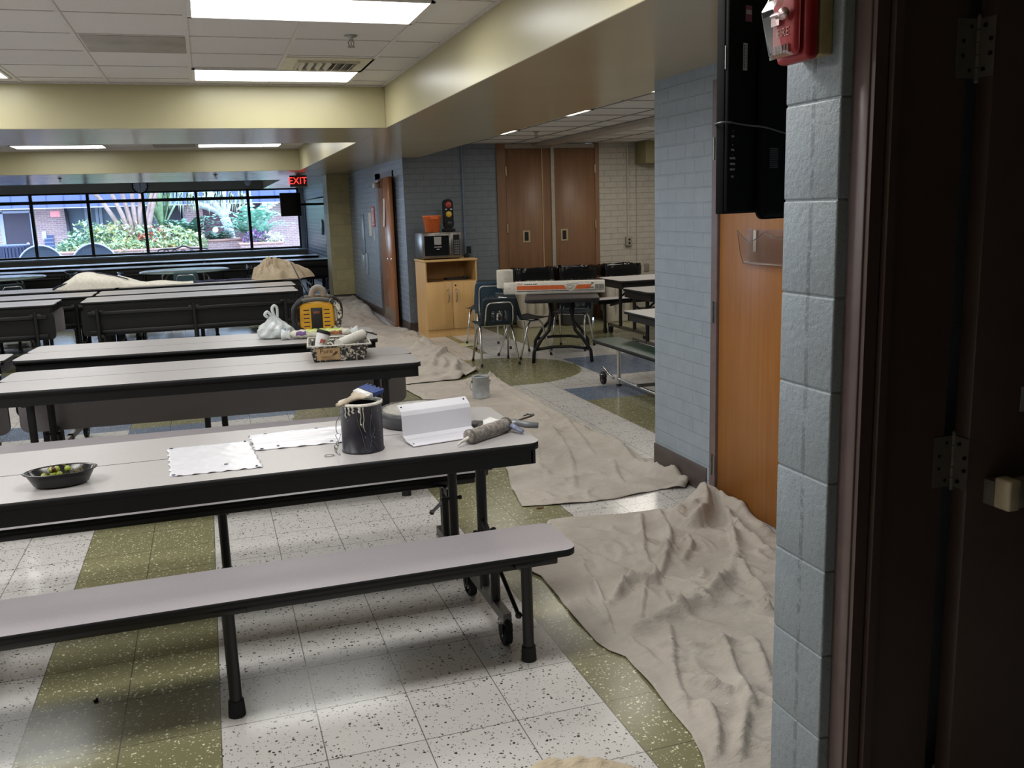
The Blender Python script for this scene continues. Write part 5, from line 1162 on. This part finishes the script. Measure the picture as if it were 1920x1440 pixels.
F3 = [([z5(*p) for p in f[0]], f[1], f[2]) for f in (([(560, 330), (650, 290), (740, 240)], .05, .09), ([(620, 390), (800, 370), (980, 345), (850, 400), (820, 460)], .05, .06), ([(740, 520), (820, 460), (790, 560)], .03, .05), ([(1040, 470), (1080, 550), (1020, 640)], .05, .06), ([(1100, 640), (1180, 660), (1290, 570)], .09, .08), ([(540, 660), (720, 650), (900, 610)], .03, .05), ([(900, 440), (960, 520), (900, 570)], .03, .05))]
cloth('beige drop cloth strip beside the roller-tray table, in front of the cabinet', E3, F3, .02, CLOTH, .008, .012, 3.1, 90, .6)
E4 = [fl_(p) for p in ((560, 640), (640, 640), (700, 642), (760, 632), (803, 633), (790, 624), (775, 620), (752, 616), (730, 612), (716, 604), (702, 590), (690, 577), (678, 570), (664, 564), (654, 560), (632, 557), (603, 560), (560, 580))]
z6_ = lambda x, y: (560+x/9.6, 470+y/9.6)
F4 = [([z6_(*p) for p in f[0]], f[1], f[2]) for f in (([(700, 1080), (900, 980), (1050, 910), (1130, 960), (1000, 1060)], .16, .22), ([(560, 930), (760, 920), (960, 880)], .14, .25), ([(700, 1150), (950, 1130), (1250, 1120)], .12, .2), ([(720, 1310), (960, 1280), (1250, 1230)], .14, .2), ([(1150, 1000), (1260, 1100), (1330, 1150)], .12, .2), ([(800, 1380), (1000, 1340), (1300, 1330)], .08, .2))]
cloth('farthest rumpled drop cloth along the blue wall by the open door', E4, F4, .04, CLOTH, .01, .03, 4.4)
E5 = [(.58, 2.08), (.645, 2.23), (.73, 2.28), (.83, 2.29), (.9, 2.26), (1.0, 2.23), (1.05, 2.19), (1.09, 2.12), (1.12, 2.04), (1.05, 1.85), (.7, 1.8)]
F5 = [([(950, 1450), (1000, 1430), (1080, 1424), (1150, 1435)], .012, .08), ([(1095, 1455), (1140, 1430), (1180, 1420), (1215, 1436)], .026, .04), ([(1000, 1480), (1060, 1460), (1130, 1480)], .012, .06)]
cloth('bunched tan drop cloth at the bottom edge of the photo', E5, F5, .0125, CLOTH2, .055, .018, 2.2, 14, .3)
tag(MB().bbox(-.012, .012, -.008, .008, 0, .006, .002).bbox(.012, .03, -.004, .006, 0, .004, .001).build('paint_chip', M('brown_chip', '6b4a34', .7), None, tuple(at(1010, 954, Z=0)+Vector((0, 0, .001)))), 'small brown chip on the green tiles by the runner end', 'chip')
tag(MB().ball((0, 0, .004), .007, 8, sx=1.4, sz=.7).ball((.004, .004, .009), .004, 8).build('debris_crumb', BLACK, None, tuple(at(180, 1316, Z=0))), 'small black crumb on the green tile under the near bench', 'debris')
# ================================================================ CEILING FITTINGS AND LIGHT
LIGHT_E = 11.
LE = NT('troffer_lens')
def _le(n):
    v = n.coord(); w = n.node('ShaderNodeTexWave', i_Scale=30., i_Distortion=0., bands_direction='Y'); n.link(v, w.inputs['Vector'])
    n.set(col=lin('ffffff'), em=n.ramp(w.outputs['Fac'], [(0, (.88, .90, .88, 1)), (1, (1, 1, .985, 1))]), es=LIGHT_E, rough=.4); return n.m
LE = _le(LE)
FRM = M('white_light_frame', 'd6d3cf', .4)
def troffer(label, cx, cy, z, w=1.2, d=.575, group=None, lens=None):
    t = thing('ceiling_light', label, 'ceiling light', (cx, cy, z), 0, group)
    b = MB(); x, y = w/2, d/2
    for a in ((-x, x, -y, -y+.022), (-x, x, y-.022, y), (-x, -x+.022, -y, y), (x-.022, x, -y, y)): b.box(*a, -.012, -.001)
    b.build('frame', FRM, t); MB().add([(-x+.02, -y+.02, -.006), (-x+.02, y-.02, -.006), (x-.02, y-.02, -.006), (x-.02, -y+.02, -.006)], [(0, 1, 2, 3)]).build('diffuser', lens or LE, t); return t
troffer('large fluorescent ceiling light cut by the top edge of the photo', .61, 5.07, ZC)
troffer('fluorescent ceiling light just before the first yellow beam', .61, 7.43, ZC)
troffer('fluorescent ceiling light at the left edge before the first yellow beam', -1.83, 7.43, ZC)
troffer('right fluorescent light in the second coffer', .60, 14.55, ZC)
troffer('left fluorescent light in the second coffer', -1.83, 14.55, ZC)
LE2 = emit('alcove_lens', 'fff8ec', 8.)
for k, (y, s) in enumerate(((6.52, 'nearest, by the brick corner'), (8.35, 'middle one'), (10.45, 'farthest one'))): troffer('square alcove ceiling light peeking past the soffit, '+s, 3.19, y, ZA, .6, .56, 'alcove ceiling lights', LE2)
def lamp(x, y, z, e, w=1.16, d=.53, c=(1, .99, .97)):
    l = bpy.data.lights.new('fluorescent_lamp', 'AREA'); l.shape = 'RECTANGLE'; l.size = w; l.size_y = d; l.energy = e; l.color = c
    o = bpy.data.objects.new('fluorescent_lamp', l); COL.objects.link(o); o.location = (x, y, z-.02); return o
EW = 36.
for x, y in ((.61, 2.71), (-1.83, 2.71), (-4.27, 2.71), (-1.83, 5.07), (-4.27, 5.07), (-4.27, 7.43), (-6.7, 5.07)): lamp(x, y, ZC, EW)
for x, y in ((.61, 12.1), (-1.83, 12.1), (-4.27, 12.1), (-4.27, 14.55), (.61, 10.1), (-1.83, 10.1), (-4.27, 10.1)): lamp(x, y, ZC, EW*.62)
for x, y in ((5.2, 7.2), (6.8, 9.8), (5.2, 10.6)): lamp(x, y, ZA, 22., .6, .6, (1, .95, .86))
# air diffuser, return panel, sprinklers
df = thing('air_diffuser', 'square louvred air diffuser beside the second ceiling light', 'air vent', (.92, 6.87, ZC))
MB().box(-.3, .3, -.285, .285, -.006, -.001).build('panel', M('cream_vent_panel', 'cfc8b0', .5), df)
MB().box(-.20, .20, -.17, .17, -.008, -.006).build('throat', M('vent_dark', '55524c', .6), df)
b = MB()
for k in range(7): b.obox(Matrix.Translation((-.18+k*.06, 0, -.014)) @ Matrix.Rotation(.7 if k < 4 else -.7, 4, 'Y'), .04, .33, .003)
for y in (-.17, .17): b.box(-.21, .21, y-.008, y+.008, -.02, -.004)
for x in (-.205, .205): b.box(x-.008, x+.008, -.17, .17, -.02, -.004)
b.build('louvre', M('vent_louvre', 'c3bda9', .5), df)
tag(MB().bbox(-.58, -.01, 5.945, 6.50, ZC-.008, ZC-.001, .002, 1).build('return_panel', M('dusty_grey_panel', 'a39e97', .6, 0, .4, .12, 3)), 'grey dusty return panel in the near ceiling', 'ceiling panel')
tag(MB().bbox(-.6, -.02, 14.27, 14.83, ZC-.008, ZC-.001, .002, 1).build('return_panel', M('dusty_grey_panel_2', 'a39e97', .6, 0, .4, .1, 3)), 'grey return panel between the two lights of the second coffer', 'ceiling panel')
def sprinkler(label, x, y, z):
    t = thing('sprinkler', label, 'sprinkler', (x, y, z))
    MB().lathe([(.0, -.001), (.038, -.001), (.034, -.010), (.014, -.014), (.012, -.03)], 20, caps=(False, True)).build('escutcheon', STEEL, t)
    b = MB()
    for s in (-1, 1): b.tube([(s*.009, 0, -.028), (s*.017, 0, -.042), (s*.013, 0, -.058), (0, 0, -.064)], .003, 6)
    b.cyl((0, 0, -.064), (0, 0, -.067), .022, n=14); b.cyl((0, 0, -.03), (0, 0, -.06), .003, n=6); b.build('deflector', DSTEEL, t); return t
sprinkler('sprinkler head in the near ceiling beside the lights', .93, 5.78, ZC)
p = at(1362, 38, Z=ZS); sprinkler('sprinkler head under the soffit beside the television', p.x, p.y, ZS)
p = at(1005, 247, Z=ZA); sprinkler('sprinkler head in the alcove ceiling', p.x, p.y, ZA)
p = at(112, 334, Z=ZS); sprinkler('sprinkler head under the far beam above the windows, left of the clock', p.x, p.y, ZS)
p = at(404, 327, Z=ZS); sprinkler('sprinkler head under the far beam, right of the clock', p.x, p.y, ZS)
p = at(490, 342, Z=ZS); t = thing('security_camera', 'small white dome camera at the right end of the far ceiling recess', 'camera', (1.17, YW-.02, 2.50)); MB().ball((0, -.09, 0), .085, 14).build('dome', M('camera_white', 'c9cbd0', .3), t); MB().bbox(-.04, .04, -.06, .02, -.03, .14, .01).build('mount', M('camera_mount', '8b8d92', .4), t)
# ================================================================ COURTYARD BEYOND THE GLASS
YC = 37.
b = MB(); b.box(-26, 12, YW+.2, YC+8, -.25, -.1); struct(b.build('courtyard_ground', M('courtyard_paving', 'a9a6a4', .8)))
def ow(name, x0, x1, z0, z1, mat, y=YC, d=.3):
    b = MB(); b.box(x0, x1, y, y+d, z0, z1); return struct(b.build(name, mat))
def X_(px, y=YC, py=430): return at(px, py, Y=y).x
def Z_(py, y=YC, px=300): return at(px, py, Y=y).z
zt = Z_(385)
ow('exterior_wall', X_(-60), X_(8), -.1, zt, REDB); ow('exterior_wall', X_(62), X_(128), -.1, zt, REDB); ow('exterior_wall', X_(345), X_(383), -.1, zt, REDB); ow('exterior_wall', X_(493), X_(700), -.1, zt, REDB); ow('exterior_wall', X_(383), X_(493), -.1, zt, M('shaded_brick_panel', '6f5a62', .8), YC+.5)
ow('exterior_wall', X_(-60), X_(700), zt, Z_(330), M('blue_grey_fascia', '56628a', .6), YC-1.2, 1.6)
b = MB()
for k in range(60): x = X_(-60)+k*.55; b.box(x, x+.03, YC-1.215, YC-1.2, zt, Z_(330))
struct(b.build('exterior_fascia_seam', M('fascia_seam', '414d75', .6)))
struct(MB().box(X_(-60), X_(700), YC-1.2, YC+.1, zt-.02, zt).build('exterior_soffit_board', M('pale_soffit', 'd5dbe4', .6)))
struct(MB().box(X_(-60), X_(700), YC+1.2, YC+1.5, -.1, zt).build('exterior_back_wall', M('dim_interior', '4a505c', .7)))
dd = thing('courtyard_door', 'dark door across the courtyard at the left edge of the windows', 'door', (X_(34), YC, -.1))
w = (X_(58)-X_(8))/2; MB().box(-w, w, -.02, .1, 0, Z_(392)+.1).build('leaf', M('dark_plum_door', '3c3546', .5), dd); MB().box(-w-.12, -w, -.04, .1, 0, Z_(390)+.1).box(w, w+.08, -.04, .1, 0, Z_(390)+.1).box(-w-.12, w+.08, -.04, .1, Z_(392)+.1, Z_(388)+.1).build('frame', M('pale_door_frame', 'a3aabf', .5), dd); MB().ball((w-.15, -.06, 1.0), .06, 10).build('knob', M('pale_knob', 'd5d8de', .3), dd)
cw = thing('courtyard_window', 'wide grey-framed window across the courtyard behind the branching tree', 'window', (0, YC, 0))
MB().box(X_(128), X_(345), .05, .12, .9, zt-.05).build('glazing', M('dull_glazing', '5c6a78', .15), cw)
b = MB()
for px in (128, 165, 185, 192, 262, 345): b.box(X_(px)-.05, X_(px)+.05, -.03, .12, -.1, zt)
b.box(X_(128), X_(345), -.02, .12, -.1, .9); b.build('frame', M('dim_frame', '7d8796', .5), cw); MB().box(X_(195), X_(262), .02, .05, Z_(430), Z_(418)).build('blind', M('tan_blind', 'b39f83', .7), cw)
lv_ = thing('wall_louvre', 'small dark louvre low on the far brick wall', 'louvre', (X_(90), YC, Z_(450)-.4)); w = (X_(98)-X_(80))/2
MB().box(-w, w, -.03, .0, 0, .42+.3).build('backing', M('louvre_dark', '4e5c84', .5), lv_)
b = MB()
for k in range(5): b.box(-w, w, -.07, -.03, .06+k*.13, .10+k*.13)
b.build('slat', M('louvre_slat', '7f8db0', .5), lv_)
tag(MB().box(X_(78), X_(86), YC-.05, YC, Z_(436)-.1, Z_(426)).build('wall_box', M('pale_wall_box', 'c9cddb', .5)), 'pale box above the louvre on the far brick wall', 'box')
tag(MB().box(X_(105), X_(122), YC-.9, YC-.85, Z_(401), Z_(391)).build('courtyard_exit_sign', emit('faint_red_sign', 'c9777c', .6)), 'faint red exit sign across the courtyard', 'exit sign')
tag(MB().tube([(X_(128), YC-.1, zt), (X_(134), YC-.1, .2)], .06, 8).build('downpipe', M('dark_pipe', '2c2a33', .5)), 'dark downpipe at the end of the far brick wall', 'pipe')
tag(MB().box(X_(495), X_(522), YC-.3, YC-.2, Z_(383)-.1, Z_(379)).build('eave_lamp', emit('white_eave_lamp', 'f4f6ff', 3.)), 'bright lamp under the eave at the right of the courtyard', 'lamp')
dk = thing('courtyard_doorway', 'dark doorway behind the spiky plant', 'door', (X_(330), YC, -.1)); MB().box(X_(312)-X_(330), X_(345)-X_(330), -.03, .1, 0, Z_(386)+.1).build('leaf', M('dark_doorway', '34303c', .6), dk)
# planters
YP = 31.5
def planter(label, px0, px1, py, y0, y1, zf=None):
    z = at((px0+px1)/2, py, Y=y0).z; x0, x1 = X_(px0, y0, py), X_(px1, y0, py)
    t = thing('brick_planter', label, 'planter', (0, 0, 0)); b = MB(); b.box(x0, x1, y0, y1, -.1, z); b.build('wall', REDB, t)
    MB().bbox(x0-.04, x1+.04, y0-.05, y1, z, z+.06, .01, 1).build('cap', M('planter_cap', 'b58f84', .8), t); return x0, x1, z
pa = planter('long brick planter full of low shrubs', 112, 375, 471, YP, YP+2.5)
pb_ = planter('brick planter under the big ferns at right', 388, 452, 452, YP+1.2, YP+3.2)
pc2 = planter('brick planter with purple and white flowers at far right', 452, 530, 458, YP-.5, YP+2)
# greenery
LEAFM = [M('leaf_pale', 'bccfaa', .6, 0, .3, .2, 6), M('leaf_mid', '8dab84', .6, 0, .3, .2, 6), M('leaf_deep', '5f8574', .6, 0, .3, .2, 6), M('leaf_yellow', 'd8d595', .6, 0, .3, .2, 6), M('flower_purple', '9a6fa8', .6), M('flower_white', 'e6e6e0', .6), M('flower_red', 'cf6a55', .6), M('fern_blue_green', '98cbb6', .6, 0, .3, .2, 6)]  # leaf colours mixed toward pale to carry the reflection haze of the panes
def shrub(label, cx, cy, cz, rx, ry, rz, n, mats, ls=.16, sd=0, cat='shrub', name='shrub'):
    R = random.Random(sd); b = MB()
    for i in range(n):
        while True:
            d = Vector((R.uniform(-1, 1), R.uniform(-1, 1), R.uniform(-.4, 1)))
            if .35 < d.length < 1: break
        c = Vector((cx+d.x*rx, cy+d.y*ry, cz+max(-.2, d.z)*rz)); q = Euler((R.uniform(-1, 1), R.uniform(-1, 1), R.uniform(0, 6.3))).to_matrix(); s = ls*R.uniform(.6, 1.3)
        b.add([c+q @ Vector(v)*s for v in ((-.5, 0, 0), (0, -.22, .08), (.6, 0, 0), (0, .22, .08))], [(0, 1, 2, 3)], R.choice(range(len(mats))))
    return tag(b.build(name, [LEAFM[k] for k in mats]), label, cat)
za = pa[2]
for k, (px, rx, rz, ms, lb) in enumerate(((140, .6, .35, (0, 1, 2), 'low pale shrub at the left end of the long planter'), (168, .75, .95, (1, 1, 0, 2), 'green shrub by the second mullion'), (205, .8, .85, (0, 1, 3), 'yellow-green shrub before the branching tree'), (238, .75, .95, (3, 0, 1), 'bright yellow shrub at the foot of the tree'), (285, .8, .75, (1, 0, 6), 'shrub with red blossoms right of the tree'), (325, .8, .7, (1, 3, 0), 'yellow-green shrub at the right end of the long planter'), (355, .6, .45, (0, 3, 1), 'low pale shrub at the right end of the planter'))):
    shrub(lb, X_(px, YP+.8, 460), YP+.9, za+.1, rx, .7, rz, 620, ms, .17, k+3)
shrub('pale ground cover along the planter front', (pa[0]+pa[1])/2, YP+.2, za+.05, (pa[1]-pa[0])/2, .25, .28, 1500, (0, 3, 1), .13, 40, 'ground cover', 'ground_cover')['kind'] = 'stuff'
def fern(label, cx, cy, cz, R_, n, mat, sd, up=.8):
    R = random.Random(sd); b = MB()
    for i in range(n):
        a = R.uniform(0, 2*PI); L = R_*R.uniform(.7, 1.1); h = R.uniform(.4, 1.1)*up; w = .1*R_
        pts = [Vector((cx+math.cos(a)*L*t, cy+math.sin(a)*L*t, cz+h*R_*1.3*math.sin(t*1.9)*.75)) for t in [k/7 for k in range(8)]]; s = Vector((-math.sin(a), math.cos(a), 0))
        for k in range(7):
            for q in (-1, 1):
                m_ = (pts[k]+pts[k+1])/2; tip = m_+s*q*w*2.4*(1-k/8)+Vector((0, 0, -.02)); b.add([pts[k], tip, pts[k+1]], [(0, 1, 2)])
    return tag(b.build('fern', LEAFM[mat]), label, 'fern')
fern('large blue-green fern beside the spiky plant', X_(352, YP+1.5), YP+1.6, Z_(455, YP+1.5), 1.0, 60, 2, 5); fern('small fern under the pale tree', X_(405, YP+2), YP+2, Z_(458, YP+2), .8, 40, 2, 8, .5)
fern('bright green fern at the right under the television', X_(478, YP+.9), YP+1, Z_(458, YP+.9), 1.25, 70, 7, 9, .95)
shrub('purple flower clump in the far right planter', X_(485, YP, 450), YP+.1, pc2[2]+.15, .5, .35, .35, 420, (4, 4, 2), .12, 21, 'flowers', 'flower_clump'); shrub('white flower clump in the far right planter', X_(510, YP, 455), YP, pc2[2]+.1, .45, .3, .28, 380, (5, 5, 1), .12, 22, 'flowers', 'flower_clump')
def tree(label, cx, cy, cz, stems, r, mat, sd):
    R = random.Random(sd); b = MB()
    for dx, lean, h in stems:
        p = [Vector((cx+dx*.3, cy, cz))]
        for k in range(1, 7): p.append(p[0]+Vector((dx*.4*k/6+lean*(k/6)**1.3+R.uniform(-.05, .05), R.uniform(-.1, .1), h*k/6)))
        b.tube(p, [r*(1-.09*k) for k in range(7)], 8)
        q = p[3]; b.tube([q, q+Vector((lean*.6+.25*R.choice((-1, 1)), 0, .8)), q+Vector((lean+.5*R.choice((-1, 1)), 0, 1.7))], [r*.5, r*.4, r*.3], 6)
    return tag(b.build('tree', mat), label, 'tree')
BARK = M('pinkish_bark', '9c8780', .8, 0, .2, .15, 5); BARK2 = M('pale_bark', 'c2c2c8', .8, 0, .2, .1, 5)
tree('multi-stemmed tree with smooth pinkish bark in the long planter', X_(255, YP+1), YP+1, za, ((-.5, -1.7, 3.2), (-.2, -.5, 3.6), (0, .0, 3.8), (.2, .35, 3.6), (.45, .9, 3.4), (.6, 1.1, 3.5), (-.35, -.9, 3.4)), .085, BARK, 3)
tt = thing('pale_tree', 'pale forked tree before the shaded brick at right', 'tree', (0, 0, 0)); y = YP+2.4
b = MB(); b.tube(spl([at(435, 455, Y=y), at(428, 425, Y=y), at(420, 408, Y=y)], 4), .16, 10); b.tube(spl([at(420, 408, Y=y), at(405, 395, Y=y), at(370, 383, Y=y)], 4), .10, 8); b.tube(spl([at(420, 408, Y=y), at(410, 392, Y=y), at(396, 372, Y=y), at(388, 340, Y=y)], 4), .11, 8); b.tube(spl([at(421, 408, Y=y), at(420, 390, Y=y), at(418, 370, Y=y), at(421, 340, Y=y)], 4), .09, 8); b.tube(spl([at(424, 405, Y=y), at(428, 390, Y=y), at(432, 372, Y=y)], 4), .07, 8); b.build('trunk', BARK2, tt)
R = random.Random(4); b = MB()
for i in range(170):
    c = at(R.uniform(300, 470), R.uniform(350, 372), Y=y-.6); L = R.uniform(.3, .6); b.add([c, c+Vector((R.uniform(-.05, .05)-.03, 0, -L)), c+Vector((.035, 0, -.02))], [(0, 1, 2)])
b.build('drooping_leaves', LEAFM[0], tt)
sp = thing('spiky_plant', 'tall spiky plant with upright strap leaves', 'plant', (X_(305, YP+1.6), YP+1.7, za)); b = MB()
for i in range(34):
    a = R.uniform(0, 2*PI); t_ = R.uniform(.1, .9); L = R.uniform(1.2, 2.2); s = Vector((-math.sin(a), math.cos(a), 0))*.05; tip = Vector((math.cos(a)*t_, math.sin(a)*t_*.4, .7+L)); b.add([Vector((0, 0, .6))-s, Vector((0, 0, .6))+s, tip*.6+s*1.4+Vector((0, 0, .25)), tip, tip*.6-s*1.4+Vector((0, 0, .25))], [(0, 1, 2, 3, 4)])
b.build('leaves', LEAFM[1], sp); MB().cyl((0, 0, -.3), (0, 0, .75), .12, .09, 10).build('stem', BARK, sp)
tag(MB().ball((0, 0, 0), .09, 16).build('globe_lamp', emit('pale_globe', 'efe6c8', .7), None, tuple(at(404, 431, Y=YP+.5))), 'round cream globe among the ferns', 'globe')
# outdoor seats, bench, basket
def round_chair(label, px):
    y = 28.2; c = at(px, 480, Y=y); t = thing('round_back_chair', label, 'chair', (c.x, y, -.1))
    W = .62
    MB().grid(lambda u, v: ((u-.5)*2*W*math.sqrt(max(0, 1-v*v*.98)), .06*(1-(2*u-1)**2), .42+.70*v), 20, 14).build('mesh_back', M('slate_mesh', '4d5a6c', .6), t)
    MB().tube([(W*math.cos(a), 0, .42+.70*math.sin(a)) for a in [k*PI/20 for k in range(21)]], .022, 8).build('rim', M('pale_blue_metal', 'b6c3d6', .4), t)
    MB().box(-.5, .5, -.5, 0, .38, .43).build('seat', M('slate_mesh_2', '4d5a6c', .6), t)
    b = MB()
    for x in (-.45, .45):
        for q in (-.45, 0): b.cyl((x, q, 0), (x, q, .4), .02, n=8)
    b.build('legs_frame', M('slate_metal', '5d6a7c', .5), t)
round_chair('domed mesh chair back outside at left', 76); round_chair('domed mesh chair back outside, second from left', 177)
mb = thing('garden_bench', 'scrolled black metal garden bench outside the window', 'bench', (0, 0, 0)); y = 29.; b = MB()
b.tube(spl([at(297, 474, Y=y), at(300, 468, Y=y), at(330, 466, Y=y), at(344, 461, Y=y), at(358, 465, Y=y), at(388, 466, Y=y), at(389, 474, Y=y)], 5), .025, 6); b.tube([at(297, 478, Y=y), at(389, 474, Y=y)], .02, 6)
for px in (312, 328, 344, 360, 376): b.tube(spl([at(px-7, 477, Y=y), at(px-3, 469, Y=y), at(px+4, 470, Y=y), at(px+2, 474, Y=y)], 4), .016, 6)
b.build('backrest', BLACKM, mb); c0, c1 = at(297, 476, Y=y), at(389, 473, Y=y); MB().box(c0.x, c1.x, y-.5, y, .30, .34).build('seat', BLACKM, mb)
for x in (c0.x+.05, c1.x-.05): MB().box(x-.03, x+.03, y-.45, y, -.1, .32).build('leg', BLACKM, mb)
c = at(28, 480, Y=33.); bk_ = thing('litter_basket', 'dark slatted litter basket outside at the left edge', 'basket', (c.x, 33., -.1)); b = MB()
for k in range(26): a = k*2*PI/26; b.box(.42*math.cos(a)-.03, .42*math.cos(a)+.03, .42*math.sin(a)-.02, .42*math.sin(a)+.02, 0, 1.05)
b.lathe([(.40, .0), (.40, 1.0)], 26); b.build('slats', M('dark_basket', '2e3450', .5), bk_); MB().lathe([(.43, 1.02), (.45, 1.05), (.43, 1.08), (.40, 1.05)], 26, caps=(False, False)).build('rim', M('basket_rim', '5b668c', .4), bk_)
# ---- daylight
w = bpy.data.worlds.new('World'); SC.world = w; w.use_nodes = True
bg = w.node_tree.nodes['Background']; bg.inputs[0].default_value = (.62, .76, 1.0, 1); bg.inputs[1].default_value = SKY
SC.view_settings.view_transform = 'Standard'; SC.view_settings.look = 'None'; SC.view_settings.gamma = 1; SC.view_settings.use_curve_mapping = False
SC.view_settings.exposure = EXPO
SC.cycles.use_denoising = True; SC.cycles.max_bounces = 8; SC.cycles.diffuse_bounces = 4; SC.cycles.glossy_bounces = 4; SC.cycles.transparent_max_bounces = 12; SC.cycles.transmission_bounces = 4
SC.cycles.caustics_reflective = False; SC.cycles.caustics_refractive = False; SC.cycles.sample_clamp_indirect = 6
